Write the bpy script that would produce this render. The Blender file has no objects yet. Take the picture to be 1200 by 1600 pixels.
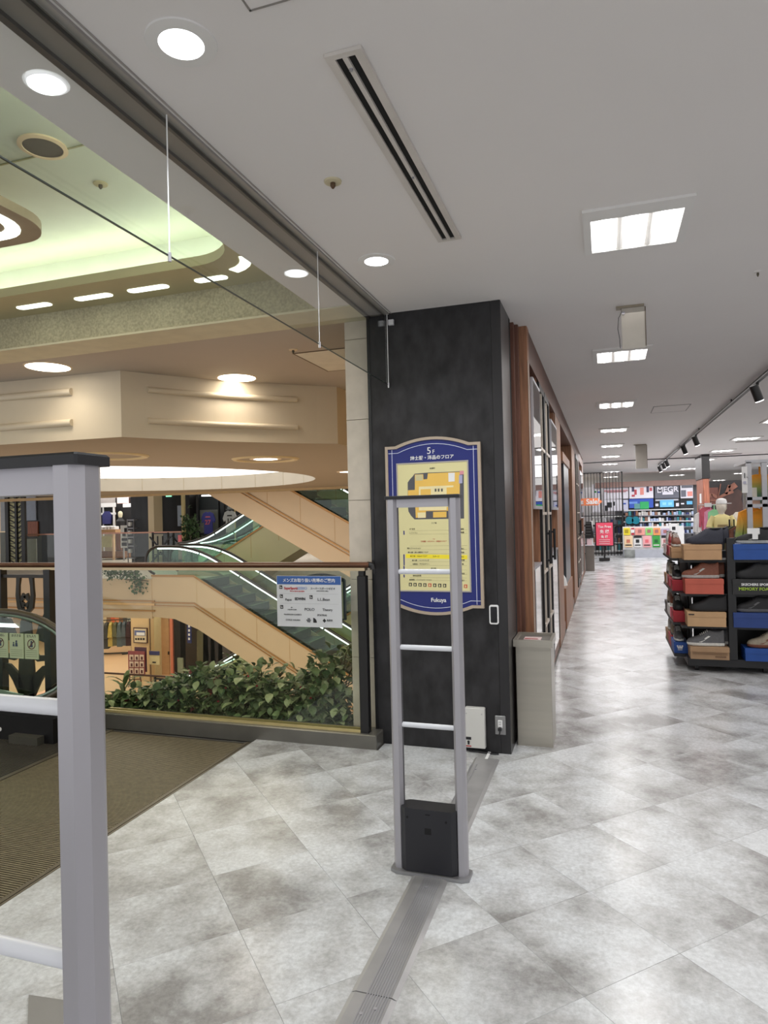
import bpy, bmesh, math, random
from mathutils import Vector, Matrix
R = random.Random(7)
SC = bpy.context.scene; COL = SC.collection
PI = math.pi

# ------------------------------------------------------------------ camera
FPX = 1050.0; EYE = 1.5
ROLL = math.radians(1.35); PITCH = math.radians(0.4435); YAW = math.radians(18.184)
fw = Vector((-math.sin(YAW)*math.cos(PITCH), math.cos(YAW)*math.cos(PITCH), math.sin(PITCH)))
rt0 = Vector((math.cos(YAW), math.sin(YAW), 0)); up0 = rt0.cross(fw)
rt = rt0*math.cos(ROLL) - up0*math.sin(ROLL); up = up0*math.cos(ROLL) + rt0*math.sin(ROLL)
cd = bpy.data.cameras.new('camera'); cam = bpy.data.objects.new('camera', cd); COL.objects.link(cam)
m = Matrix((rt, up, -fw)).transposed().to_4x4(); m.translation = (0, 0, EYE)
cam.matrix_world = m
cd.sensor_fit = 'VERTICAL'; cd.sensor_height = 24; cd.lens = FPX/1600*24; cd.clip_start = .05; cd.clip_end = 200
SC.camera = cam

# ------------------------------------------------------------------ world, exposure, big lights
w = bpy.data.worlds.new('world'); SC.world = w; w.use_nodes = True
w.node_tree.nodes['Background'].inputs[0].default_value = (.98, .98, 1, 1)
w.node_tree.nodes['Background'].inputs[1].default_value = .95
SC.view_settings.view_transform = 'Standard'; SC.view_settings.look = 'None'
SC.view_settings.exposure = 0; SC.view_settings.gamma = 1; SC.view_settings.use_curve_mapping = False

def area(name, loc, sx, sy, power, color=(1, 1, 1), rot=(0, 0, 0), spread=180):
    l = bpy.data.lights.new(name, 'AREA'); l.shape = 'RECTANGLE'; l.size = sx; l.size_y = sy
    l.energy = power; l.color = color; l.spread = math.radians(spread)
    o = bpy.data.objects.new(name, l); o.location = loc; o.rotation_euler = rot; COL.objects.link(o); return o
WARM = (1, .90, .76); GREEN = (.78, 1, .62)
area('concourse_light', (2.0, 1.0, 2.80), 5.0, 6.0, 60, (1, .98, .96))
area('corridor_light', (1.6, 9.0, 2.80), 3.4, 9.0, 85, (1, .96, .93))
area('far_shop_light', (2.5, 20.0, 2.80), 8.0, 9.0, 480, (1, .98, .98))
area('far_hall_light', (2.5, 32.0, 2.80), 10.0, 14.0, 420, (1, .98, .98))
area('atrium_light', (-4.4, 8.5, 2.20), 2.5, 5.0, 40, WARM)
area('atrium_up_light', (-7.0, 9.0, 0.4), 7.0, 7.0, 26, (1, .92, .82), (PI, 0, 0))
area('atrium_far_light', (-12.5, 17.0, 2.15), 6.0, 3.5, 70, (1, .93, .82))
area('opposite_shop_light', (-15.5, 24.2, 2.7), 12, 4, 330, (1, .96, .92))
area('lower_floor_light', (-17.5, 21.0, -1.25), 12, 9.0, 430, (1, .92, .80))
area('lower_atrium_light', (-7.0, 9.0, -1.0), 5, 5, 120, (1, .94, .82), (math.radians(55), 0, math.radians(20)))
area('mat_light', (-3.4, 2.6, 3.05), 1.2, 1.2, 22, (1, .9, .7))

# ------------------------------------------------------------------ survey helpers: photo sight line meets a real plane
def sight(x, y): return fw*FPX + rt*(x-600) + up*(800-y)
def PY(x, y, Y): d = sight(x, y); t = Y/d.y; return Vector((d.x*t, Y, EYE+d.z*t))
def PZ(x, y, z): d = sight(x, y); t = (z-EYE)/d.z; return Vector((d.x*t, d.y*t, z))
def PX(x, y, X): d = sight(x, y); t = X/d.x; return Vector((X, d.y*t, EYE+d.z*t))

# ------------------------------------------------------------------ materials
MATS = {}
def mat(name, col, rough=.5, metal=0, var=.06, scale=8, bump=0, emit=None, es=0, spec=.5, detail=4, stretch=(1, 1, 1)):
    if name in MATS: return MATS[name]
    m = bpy.data.materials.new(name); m.use_nodes = True; nt = m.node_tree; b = nt.nodes['Principled BSDF']
    b.inputs['Roughness'].default_value = rough; b.inputs['Metallic'].default_value = metal
    b.inputs['Specular IOR Level'].default_value = spec
    tc = nt.nodes.new('ShaderNodeTexCoord'); mp = nt.nodes.new('ShaderNodeMapping'); mp.inputs['Scale'].default_value = stretch
    nz = nt.nodes.new('ShaderNodeTexNoise'); nz.inputs['Scale'].default_value = scale; nz.inputs['Detail'].default_value = detail
    nt.links.new(tc.outputs['Object'], mp.inputs[0]); nt.links.new(mp.outputs[0], nz.inputs['Vector'])
    rp = nt.nodes.new('ShaderNodeValToRGB'); rp.color_ramp.elements[0].position = .3; rp.color_ramp.elements[1].position = .7
    rp.color_ramp.elements[0].color = tuple(max(0, c*(1-var)) for c in col)+(1,)
    rp.color_ramp.elements[1].color = tuple(min(1, c*(1+var)) for c in col)+(1,)
    nt.links.new(nz.outputs['Fac'], rp.inputs[0]); nt.links.new(rp.outputs[0], b.inputs['Base Color'])
    if bump:
        bp = nt.nodes.new('ShaderNodeBump'); bp.inputs['Strength'].default_value = bump; bp.inputs['Distance'].default_value = .01
        nt.links.new(nz.outputs['Fac'], bp.inputs['Height']); nt.links.new(bp.outputs[0], b.inputs['Normal'])
    if emit:
        b.inputs['Emission Color'].default_value = emit+(1,); b.inputs['Emission Strength'].default_value = es
    MATS[name] = m; return m
def s2l(r, g, b):
    f = lambda c: (c/255/12.92 if c <= 10 else ((c/255+.055)/1.055)**2.4)
    return (f(r), f(g), f(b))
def C(name, r, g, b, **k): return mat(name, s2l(r, g, b), **k)
def glass(name, tint=(1, 1, 1), refl=.04, gain=1.0):
    if name in MATS: return MATS[name]
    m = bpy.data.materials.new(name); m.use_nodes = True; nt = m.node_tree; nt.nodes.clear()
    o = nt.nodes.new('ShaderNodeOutputMaterial'); mx = nt.nodes.new('ShaderNodeMixShader')
    t = nt.nodes.new('ShaderNodeBsdfTransparent'); t.inputs[0].default_value = tint+(1,)
    g = nt.nodes.new('ShaderNodeBsdfGlossy'); g.inputs['Roughness'].default_value = .015
    lw = nt.nodes.new('ShaderNodeLayerWeight'); lw.inputs[0].default_value = .5
    pw = nt.nodes.new('ShaderNodeMath'); pw.operation = 'POWER'; pw.inputs[1].default_value = 5
    ma = nt.nodes.new('ShaderNodeMath'); ma.operation = 'MULTIPLY_ADD'; ma.inputs[1].default_value = (1-refl)*gain; ma.inputs[2].default_value = refl
    nt.links.new(lw.outputs['Facing'], pw.inputs[0]); nt.links.new(pw.outputs[0], ma.inputs[0]); nt.links.new(ma.outputs[0], mx.inputs[0])
    nt.links.new(t.outputs[0], mx.inputs[1]); nt.links.new(g.outputs[0], mx.inputs[2]); nt.links.new(mx.outputs[0], o.inputs[0])
    MATS[name] = m; return m
def emis(name, col, s): return mat(name, (.8, .8, .8), emit=col, es=s, rough=.4, var=.01)

def tile_mat():
    m = bpy.data.materials.new('stone_tile'); m.use_nodes = True; nt = m.node_tree; L = nt.links.new; b = nt.nodes['Principled BSDF']
    N = nt.nodes.new
    geo = N('ShaderNodeNewGeometry'); sub = N('ShaderNodeVectorRotate'); sub.rotation_type = 'Z_AXIS'; sub.inputs['Angle'].default_value = -PI/4
    L(geo.outputs['Position'], sub.inputs['Vector'])           # rotated: x' = u, y' = v
    ad = N('ShaderNodeVectorMath'); ad.operation = 'SUBTRACT'; ad.inputs[1].default_value = (TU, TV, 0); L(sub.outputs[0], ad.inputs[0])
    sc = N('ShaderNodeVectorMath'); sc.operation = 'SCALE'; sc.inputs['Scale'].default_value = 1/TS; L(ad.outputs[0], sc.inputs[0])
    fl = N('ShaderNodeVectorMath'); fl.operation = 'FLOOR'; L(sc.outputs[0], fl.inputs[0])
    fz = N('ShaderNodeVectorMath'); fz.operation = 'MULTIPLY'; fz.inputs[1].default_value = (1, 1, 0); L(fl.outputs[0], fz.inputs[0])
    wn = N('ShaderNodeTexWhiteNoise'); wn.noise_dimensions = '3D'; L(fz.outputs[0], wn.inputs['Vector'])
    of = N('ShaderNodeVectorMath'); of.operation = 'SCALE'; of.inputs['Scale'].default_value = 40; L(wn.outputs['Color'], of.inputs[0])
    mp = N('ShaderNodeVectorMath'); mp.operation = 'ADD'; L(geo.outputs['Position'], mp.inputs[0]); L(of.outputs[0], mp.inputs[1])
    n1 = N('ShaderNodeTexNoise'); n1.inputs['Scale'].default_value = 2.3; n1.inputs['Detail'].default_value = 9; n1.inputs['Roughness'].default_value = .62
    n2 = N('ShaderNodeTexNoise'); n2.inputs['Scale'].default_value = 55; n2.inputs['Detail'].default_value = 5; n2.inputs['Roughness'].default_value = .7
    L(mp.outputs[0], n1.inputs['Vector']); L(mp.outputs[0], n2.inputs['Vector'])
    r1 = N('ShaderNodeValToRGB'); e = r1.color_ramp.elements
    e[0].position = .36; e[0].color = s2l(154, 153, 152)+(1,); e[1].position = .58; e[1].color = s2l(216, 219, 222)+(1,)
    k = r1.color_ramp.elements.new(.47); k.color = s2l(192, 193, 194)+(1,)
    L(n1.outputs['Fac'], r1.inputs[0])
    r2 = N('ShaderNodeValToRGB'); e = r2.color_ramp.elements; e[0].position = .3; e[0].color = (.78, .78, .78, 1); e[1].position = .7; e[1].color = (1.14, 1.14, 1.14, 1)
    L(n2.outputs['Fac'], r2.inputs[0])
    mx = N('ShaderNodeMixRGB'); mx.blend_type = 'MULTIPLY'; mx.inputs[0].default_value = 1; L(r1.outputs[0], mx.inputs[1]); L(r2.outputs[0], mx.inputs[2])
    L(mx.outputs[0], b.inputs['Base Color']); b.inputs['Roughness'].default_value = .2; b.inputs['Specular IOR Level'].default_value = .5
    bp = N('ShaderNodeBump'); bp.inputs['Strength'].default_value = .05; bp.inputs['Distance'].default_value = .004; L(n2.outputs['Fac'], bp.inputs['Height']); L(bp.outputs[0], b.inputs['Normal'])
    return m
def wood(name, r, g, b, axis='Z', rough=.45):
    if name in MATS: return MATS[name]
    m = C(name, r, g, b, rough=rough, var=.35, scale=5, detail=6, stretch={'Z': (9, 9, .6), 'X': (.6, 9, 9), 'Y': (9, .6, 9)}[axis]); return m

# ------------------------------------------------------------------ mesh builder
class B:
    def __init__(s): s.v = []; s.f = []
    def add(s, vs, fs):
        n = len(s.v); s.v += [tuple(v) for v in vs]; s.f += [tuple(i+n for i in f) for f in fs]; return s
    def box(s, x0, x1, y0, y1, z0, z1, M=None):
        vs = [Vector(p) for p in [(x0, y0, z0), (x1, y0, z0), (x1, y1, z0), (x0, y1, z0), (x0, y0, z1), (x1, y0, z1), (x1, y1, z1), (x0, y1, z1)]]
        if M: vs = [M @ v for v in vs]
        return s.add(vs, [(0, 3, 2, 1), (4, 5, 6, 7), (0, 1, 5, 4), (1, 2, 6, 5), (2, 3, 7, 6), (3, 0, 4, 7)])
    def bbox(s, x0, x1, y0, y1, z0, z1, c=.004, M=None):    # box with chamfered vertical + top edges
        a = [(x0+c, y0), (x1-c, y0), (x1, y0+c), (x1, y1-c), (x1-c, y1), (x0+c, y1), (x0, y1-c), (x0, y0+c)]
        b = [(x0+2*c, y0+c), (x1-2*c, y0+c), (x1-c, y0+2*c), (x1-c, y1-2*c), (x1-2*c, y1-c), (x0+2*c, y1-c), (x0+c, y1-2*c), (x0+c, y0+2*c)]
        vs = [Vector((x, y, z0)) for x, y in a]+[Vector((x, y, z1-c)) for x, y in a]+[Vector((x, y, z1)) for x, y in b]
        if M: vs = [M @ v for v in vs]
        fs = [tuple(range(7, -1, -1)), tuple(range(16, 24))]
        for k in (0, 8):
            for i in range(8): j = (i+1) % 8; fs.append((k+i, k+j, k+8+j, k+8+i))
        return s.add(vs, fs)
    def prism(s, pts, d, plane='XZ', at=0):  # polygon pts in plane extruded from at to at+d along the remaining axis
        def mk(a, b, c):
            return {'XZ': (a, c, b), 'XY': (a, b, c), 'YZ': (c, a, b)}[plane]
        n = len(pts); vs = [mk(a, b, at) for a, b in pts]+[mk(a, b, at+d) for a, b in pts]
        fs = [tuple(range(n)), tuple(range(2*n-1, n-1, -1))]+[(i, n+i, n+(i+1) % n, (i+1) % n) for i in range(n)]
        return s.add(vs, fs)
    def tube(s, pts, r, n=8, cap=True, sq=(1, 1)):
        pts = [Vector(p) for p in pts]; rings = []; prev = None
        for i, p in enumerate(pts):
            t = (pts[min(i+1, len(pts)-1)]-pts[max(i-1, 0)]).normalized()
            if prev is None:
                a = Vector((0, 0, 1)) if abs(t.z) < .9 else Vector((1, 0, 0)); u = t.cross(a).normalized()
            else: u = (prev - t*prev.dot(t)).normalized()
            prev = u; v = t.cross(u); rr = r[i] if isinstance(r, (list, tuple)) else r
            rings.append([p+(u*math.cos(2*PI*k/n)*sq[0]+v*math.sin(2*PI*k/n)*sq[1])*rr for k in range(n)])
        vs = [q for g in rings for q in g]; fs = []
        for i in range(len(rings)-1):
            for k in range(n): a = i*n+k; b = i*n+(k+1) % n; fs.append((a, b, b+n, a+n))
        if cap: fs += [tuple(range(n-1, -1, -1)), tuple(range((len(rings)-1)*n, len(rings)*n))]
        return s.add(vs, fs)
    def bar(s, a, b, wd, h):   # rectangular bar between points
        a = Vector(a); b = Vector(b); t = (b-a).normalized(); z = Vector((0, 0, 1)) if abs(t.z) < .95 else Vector((0, 1, 0))
        u = t.cross(z).normalized(); v = u.cross(t)
        vs = [p+u*i*wd/2+v*j*h/2 for p in (a, b) for i, j in ((-1, -1), (1, -1), (1, 1), (-1, 1))]
        return s.add(vs, [(0, 1, 2, 3), (7, 6, 5, 4), (0, 4, 5, 1), (1, 5, 6, 2), (2, 6, 7, 3), (3, 7, 4, 0)])
    def lathe(s, prof, c, n=32, axis=Vector((0, 0, 1))):  # prof: (r,z)
        vs = []; fs = []; c = Vector(c); q = Vector((0, 0, 1)).rotation_difference(axis)
        for r, z in prof: vs += [c+q @ Vector((r*math.cos(2*PI*k/n), r*math.sin(2*PI*k/n), z)) for k in range(n)]
        for i in range(len(prof)-1):
            for k in range(n): a = i*n+k; b = i*n+(k+1) % n; fs.append((a, b, b+n, a+n))
        return s.add(vs, fs)
    def disc(s, r, c, n=32, axis=Vector((0, 0, 1)), sx=1, sy=1):
        c = Vector(c); q = Vector((0, 0, 1)).rotation_difference(axis)
        return s.add([c+q @ Vector((r*sx*math.cos(2*PI*k/n), r*sy*math.sin(2*PI*k/n), 0)) for k in range(n)], [tuple(range(n))])
    def mesh(s, name, off=(0, 0, 0), smooth=False):
        me = bpy.data.meshes.new(name); o = Vector(off)
        me.from_pydata([Vector(v)-o for v in s.v], [], s.f); 
        bm = bmesh.new(); bm.from_mesh(me); bmesh.ops.recalc_face_normals(bm, faces=bm.faces); bm.to_mesh(me); bm.free()
        if smooth:
            me.polygons.foreach_set('use_smooth', [True]*len(me.polygons))
            try: me.set_sharp_from_angle(angle=math.radians(40))
            except Exception: pass
        me.update(); return me
OFF = {}
def tag(o, label=None, cat=None, group=None, kind=None):
    if label: o['label'] = label
    if cat: o['category'] = cat
    if group: o['group'] = group
    if kind: o['kind'] = kind
    return o
def thing(name, label, cat, loc=(0, 0, 0), group=None, rz=0):
    o = bpy.data.objects.new(name, None); COL.objects.link(o); o.location = loc; o.rotation_euler = (0, 0, rz)
    o.empty_display_size = .1; OFF[o.name] = Vector(loc); return tag(o, label, cat, group)
def base(b): # floor-level centre of a builder's verts
    xs = [v[0] for v in b.v]; ys = [v[1] for v in b.v]; zs = [v[2] for v in b.v]
    return ((min(xs)+max(xs))/2, (min(ys)+max(ys))/2, min(zs))
def obj(name, b, m, parent=None, smooth=False, label=None, cat=None, group=None, kind=None, local=False):
    """mesh object; geometry given in world coordinates unless local"""
    if parent is not None:
        off = (0, 0, 0) if local else OFF[parent.name]
        me = b if isinstance(b, bpy.types.Mesh) else b.mesh(name, off, smooth)
        o = bpy.data.objects.new(name, me); COL.objects.link(o); o.parent = parent
        OFF[o.name] = OFF[parent.name]
    else:
        off = base(b) if not isinstance(b, bpy.types.Mesh) else Vector((0, 0, 0))
        me = b if isinstance(b, bpy.types.Mesh) else b.mesh(name, off, smooth)
        o = bpy.data.objects.new(name, me); COL.objects.link(o); o.location = off; OFF[o.name] = Vector(off)
    if m is not None and not me.materials: me.materials.append(m)
    return tag(o, label, cat, group, kind)
def struct(name, b, m, label=None, smooth=False): return obj(name, b, m, kind='structure', smooth=smooth, label=label)
def copy_tree(o, parent=None):
    c = o.copy(); COL.objects.link(c); c.parent = parent
    for ch in list(o.children): copy_tree(ch, c)
    return c
def text(name, s, size, m, parent, origin, xdir=(1, 0, 0), align='CENTER', extrude=.0006, bold=0, sx=1, up=(0, 0, 1), label=None):
    cu = bpy.data.curves.new(name, 'FONT'); cu.body = s; cu.size = size; cu.align_x = align; cu.align_y = 'CENTER'; cu.extrude = extrude; cu.offset = bold
    cu.resolution_u = 3
    t = bpy.data.objects.new(name, cu); COL.objects.link(t)
    dg = bpy.context.evaluated_depsgraph_get(); me = bpy.data.meshes.new_from_object(t.evaluated_get(dg))
    bpy.data.objects.remove(t)
    X = Vector(xdir).normalized(); Zv = Vector(up); Nn = X.cross(Zv)
    M = Matrix((X, Zv, Nn)).transposed().to_4x4() @ Matrix.Diagonal((sx, 1, 1, 1)); M.translation = Vector(origin)-OFF[parent.name]
    me.transform(M); me.materials.clear(); me.materials.append(m); me.name = name
    o = bpy.data.objects.new(name, me); COL.objects.link(o); o.parent = parent; OFF[o.name] = OFF[parent.name]
    return tag(o, label)

# common materials
white_paint = C('white_paint', 226, 224, 222, rough=.75, var=.015, scale=2)
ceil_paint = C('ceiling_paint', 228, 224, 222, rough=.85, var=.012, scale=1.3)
cream = C('cream_paint', 226, 206, 172, rough=.7, var=.02, scale=2)
cream2 = C('cream_panel', 214, 184, 138, rough=.6, var=.03, scale=2)
alu = C('brushed_aluminium', 196, 196, 202, rough=.38, metal=.75, var=.04, scale=3, stretch=(30, 30, 1))
alu2 = C('satin_aluminium', 178, 176, 182, rough=.42, metal=.5, var=.02, scale=3)
steel = C('stainless_steel', 178, 173, 162, rough=.3, metal=.65, var=.05, scale=2, stretch=(1, 1, 14))
black = C('black_metal', 22, 21, 22, rough=.4, var=.1)
blackp = C('black_plastic', 28, 28, 32, rough=.5, var=.06)
dark = C('dark_void', 12, 12, 13, rough=.8, var=.1)
gls = glass('clear_glass', (.95, .97, .95))
glg = glass('green_tint_glass', (.80, .92, .84), .05)
paper = C('white_paper', 232, 232, 232, rough=.7, var=.01)
ink = C('black_ink', 30, 30, 34, rough=.6, var=.02)
lamp_white = emis('lamp_white', (1, .99, .97), 7)
lamp_cool = emis('lamp_cool', (.93, .97, 1), 7)
lamp_warm = emis('lamp_warm', (1, .93, .8), 6)
strip_cyan = emis('handrail_light', (.82, 1, .97), 2.2)

# ================================================================== FLOOR
TS = .428; TU = .61; TV = 1.605; q2 = math.sqrt(.5)
tilem = tile_mat()
sub = B(); sub.box(-2.32, 9, -2, 4.18, -.25, -.012); sub.box(-1.43, 14, 4.18, 44, -.25, -.012); sub.box(-8, -2.32, -2, 4.18, -.25, -.03)
floor = struct('floor', sub, C('floor_joint', 120, 119, 117, rough=.8))
def clip(poly, rx0, rx1, ry0, ry1):
    for ax, val, sgn in ((0, rx0, 1), (0, rx1, -1), (1, ry0, 1), (1, ry1, -1)):
        out = []
        for i in range(len(poly)):
            a = poly[i]; b = poly[(i+1) % len(poly)]; da = (a[ax]-val)*sgn; db = (b[ax]-val)*sgn
            if da >= 0: out.append(a)
            if (da > 0 and db < 0) or (da < 0 and db > 0):
                t = da/(da-db); out.append((a[0]+(b[0]-a[0])*t, a[1]+(b[1]-a[1])*t))
        poly = out
        if len(poly) < 3: return []
    return poly
rects = [(-2.305, 9, -2, 4.10), (-.592, -.50, 4.235, 4.98), (-1.425, -.50, 4.10, 4.235), (-.50, 9, 4.10, 26)]
cells = []
for i in range(-8, 46):
    for j in range(-28, 42):
        u = TU+i*TS; v = TV+j*TS; g = .0004
        uc, vc = u+TS/2, v+TS/2; cx, cy = (uc-vc)*q2, (uc+vc)*q2
        if cy < -.5 or cy > 26.5 or cx < -3 or cx > 9.5: continue
        poly = [((a-b)*q2, (a+b)*q2) for a, b in ((u+g, v+g), (u+TS-g, v+g), (u+TS-g, v+TS-g), (u+g, v+TS-g))]
        for r in rects:
            p = clip(poly, *r)
            if len(p) < 3: continue
            A = abs(sum(p[k][0]*p[(k+1) % len(p)][1]-p[(k+1) % len(p)][0]*p[k][1] for k in range(len(p))))/2
            if A < .0008: continue
            full = abs(A-(TS-2*g)**2) < 1e-5
            # in view?
            best = 0
            for px, py in p+[(cx, cy)]:
                d = Vector((px, py, -EYE)); zc = d.dot(fw)
                if zc > .2:
                    ix = 600+FPX*d.dot(rt)/zc; iy = 800-FPX*d.dot(up)/zc
                    if -60 < ix < 1260 and iy < 1680: best = max(best, 1)
            dist = math.hypot(cx, cy)
            cells.append((0 if best else 1, dist, p, full, (cx, cy)))
cells.sort(key=lambda c: (c[0], c[1]))
def tile_geo(b, p, c=.0006, z0=-.012):
    cx = sum(a for a, _ in p)/len(p); cy = sum(a for _, a in p)/len(p); n = len(p)
    ins = [(a+(cx-a)/max(1e-4, math.hypot(a-cx, e-cy))*c, e+(cy-e)/max(1e-4, math.hypot(a-cx, e-cy))*c) for a, e in p]
    b.add([(a, e, z0) for a, e in p]+[(a, e, -.0006) for a, e in p]+[(a, e, 0) for a, e in ins],
          [tuple(range(2*n, 3*n))]+[(k*n+i, k*n+(i+1) % n, (k+1)*n+(i+1) % n, (k+1)*n+i) for k in (0, 1) for i in range(n)])
shared = None; rest = B()
for idx, (vis, dist, p, full, c) in enumerate(cells):
    if idx < 298:
        if full:
            if shared is None:
                bb = B(); tile_geo(bb, [(a-c[0], e-c[1]) for a, e in p]); shared = bb.mesh('tile'); shared.materials.append(tilem)
            me = shared
        else:
            bb = B(); tile_geo(bb, [(a-c[0], e-c[1]) for a, e in p]); me = bb.mesh('tile'); me.materials.append(tilem)
        o = bpy.data.objects.new('tile', me); COL.objects.link(o); o.parent = floor
        o.location = Vector((c[0], c[1], 0))-OFF[floor.name]
    elif dist < 27: tile_geo(rest, p)
t = obj('tile_field', rest, tilem, floor, kind='stuff')

# entrance mat
mat_base = C('mat_grey', 132, 122, 100, rough=.45, metal=.3, var=.15, scale=30)
mt = thing('entrance_mat', 'dark ribbed metal entrance mat on the floor before the escalator', 'mat', (-4.2, 2, -.005))
b = B(); b.box(-6.2, -2.345, -.6, 4.03, -.028, -.006); obj('mat_base', b, C('mat_dark', 66, 60, 48, rough=.6, metal=.2), mt)
b = B(); y = .2
while y < 3.99:
    b.box(-3.42 if y > 2.2 else -6.2, -2.35, y, y+.008, -.006, 0); y += .0145
obj('rib', b, mat_base, mt, kind='stuff')
b = B(); b.box(-2.345, -2.322, -.6, 4.03, -.028, .002); b.box(-2.318, -2.306, -.6, 4.03, -.028, .001); obj('edge_trim', b, C('bronze_trim', 120, 112, 98, rough=.4, metal=.6), mt)
b = B(); b.box(-3.46, -3.43, 2.2, 4.03, -.01, .001); obj('seam_strip', b, C('bronze_trim', 1, 1, 1), mt)
b = B(); x = -6.2
while x < -3.47: b.box(x, x+.012, 2.2, 4.0, -.006, 0); x += .022
obj('landing_rib', b, C('landing_grey', 96, 92, 84, rough=.4, metal=.5, var=.1), mt, kind='stuff')

# ================================================================== CEILINGS
b = B(); b.box(-1.46, 14, -2, 44, 2.85, 3.0); b.box(-1.73, -1.46, -2, 3.99, 2.85, 3.08)
ceiling = struct('ceiling', b, ceil_paint)
# atrium ceiling at the same height beyond the beam
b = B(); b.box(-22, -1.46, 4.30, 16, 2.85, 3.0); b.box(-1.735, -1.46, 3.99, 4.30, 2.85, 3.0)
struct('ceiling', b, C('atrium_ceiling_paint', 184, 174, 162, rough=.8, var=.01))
# mottled beam
b = B(); b.box(-9, -1.735, 3.99, 4.30, 2.85, 3.60)
struct('trim_1', b, C('mottled_beam', 172, 166, 138, rough=.7, var=.22, scale=60, detail=6, bump=.3))
b = B(); b.box(-9, -1.47, 3.975, 4.3, 2.842, 2.856); struct('trim_2', b, C('lip_paint', 206, 200, 172, rough=.6))
# green soffit with a rounded opening (coffer)
def rrect(x0, x1, y0, y1, r, n=8):
    out = []
    for cx, cy, a in ((x1-r, y1-r, 0), (x0+r, y1-r, 90), (x0+r, y0+r, 180), (x1-r, y0+r, 270)):
        for k in range(n+1): t = math.radians(a+90*k/n); out.append((cx+r*math.cos(t), cy+r*math.sin(t)))
    return out
def plate_hole(outer, inner, z0, z1):   # rectangular outer (4 corner bounds) with hole loop, same angular sweep
    b = B(); x0, x1, y0, y1 = outer; n = len(inner)
    cx = sum(p[0] for p in inner)/n; cy = sum(p[1] for p in inner)/n; out = []
    for x, y in inner:
        dx, dy = x-cx, y-cy; tx = ((x1-cx) if dx > 0 else (x0-cx))/dx if abs(dx) > 1e-6 else 1e9; ty = ((y1-cy) if dy > 0 else (y0-cy))/dy if abs(dy) > 1e-6 else 1e9
        s = min(tx, ty); out.append((cx+dx*s, cy+dy*s))
    for (px, py) in ((x1, y1), (x0, y1), (x0, y0), (x1, y0)):   # snap closest outer samples to the corners
        k = min(range(n), key=lambda i: (out[i][0]-px)**2+(out[i][1]-py)**2); out[k] = (px, py)
    vs = [(x, y, z) for z in (z0, z1) for loop in (inner, out) for x, y in loop]; fs = []
    for i in range(n):
        j = (i+1) % n
        fs += [(i, j, n+j, n+i), (2*n+i, 2*n+j, 3*n+j, 3*n+i), (i, j, 2*n+j, 2*n+i), (n+i, n+j, 3*n+j, 3*n+i)]
    return b.add(vs, fs)
SZ = 3.087
soff = C('coffer_soffit', 186, 178, 140, rough=.7, var=.02)
inner = rrect(-7.5, -2.02, -1.0, 3.60, .34)
struct('ceiling', plate_hole((-9, -1.60, -2, 3.99), inner, SZ, SZ+.06), soff, smooth=True)
b = B(); b.box(-9, -1.5, -2, 3.99, 3.42, 3.5); b.box(-1.75, -1.7, -2, 3.99, SZ, 3.45); b.box(-9, -1.6, 3.93, 3.99, SZ+.06, 3.45)
cof = struct('ceiling', b, C('coffer_green_white', 204, 212, 196, rough=.7, var=.02))
for y in (.6, 1.7, 2.75):
    b = B(); b.box(-7.6, -1.8, y, y+.008, 3.414, 3.42); obj('joint', b, C('joint_green', 150, 150, 112), cof)
b = B()
for i in range(len(inner)):
    pass
cove = [(x+(.10 if x > -4 else -.10)*(1 if abs(x+4.75) > 2.6 else 0), y+(.13 if y > 3.3 else 0)) for x, y in rrect(-7.5, -2.0, -1.0, 3.60, .34)]
b.tube([(x, y, SZ+.10) for x, y in cove+cove[:1]], .014, 6)
obj('cove_lamp', b, emis('cove_green', (.95, 1, .91), 16), cof)
# central island with its slot lamp
isl = thing('ceiling_light', 'dropped rounded beige ceiling island with a curved slot light, in the green coffer', 'ceiling light', (-4.2, 2.0, SZ))
b = B(); b.box(-5.3, -3.2, .8, 2.6, SZ+.05, 3.42); obj('neck', b, C('island_beige', 160, 146, 122, rough=.6), isl)
b = B(); b.prism(rrect(-5.6, -2.80, .4, 2.96, .24), .05, 'XY', SZ); obj('housing', b, C('island_beige', 160, 146, 122, rough=.6), isl, smooth=True)
def arcband(path, wd, z0, z1):
    b = B(); n = len(path); vs = []
    for i, p in enumerate(path):
        t = (Vector(path[min(i+1, n-1)])-Vector(path[max(i-1, 0)])).normalized(); nn = Vector((-t.y, t.x))
        for s in (-1, 1):
            q = Vector(p)+nn*s*wd/2
            for z in (z0, z1): vs.append((q.x, q.y, z))
    fs = []
    for i in range(n-1):
        a = i*4; fs += [(a, a+4, a+6, a+2), (a+1, a+3, a+7, a+5), (a, a+1, a+5, a+4), (a+2, a+6, a+7, a+3)]
    fs += [(0, 2, 3, 1), (n*4-4, n*4-3, n*4-1, n*4-2)]
    return b.add(vs, fs)
slot_em = emis('slot_lamp', (.93, 1, .86), 2.0)
path = [(-3.6, 2.84), (-3.1, 2.84)]+[(-3.08+.16*math.sin(math.radians(a)), 2.68+.16*math.cos(math.radians(a))) for a in range(0, 100, 15)]+[(-2.92, 2.56)]
obj('slot_lamp', arcband(path, .075, SZ-.004, SZ+.004), slot_em, isl)
b = B(); b.prism(rrect(-3.9, -3.12, 2.3, 2.66, .05), .006, 'XY', SZ-.003); obj('recess', b, C('island_brown', 118, 96, 72), isl)
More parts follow.
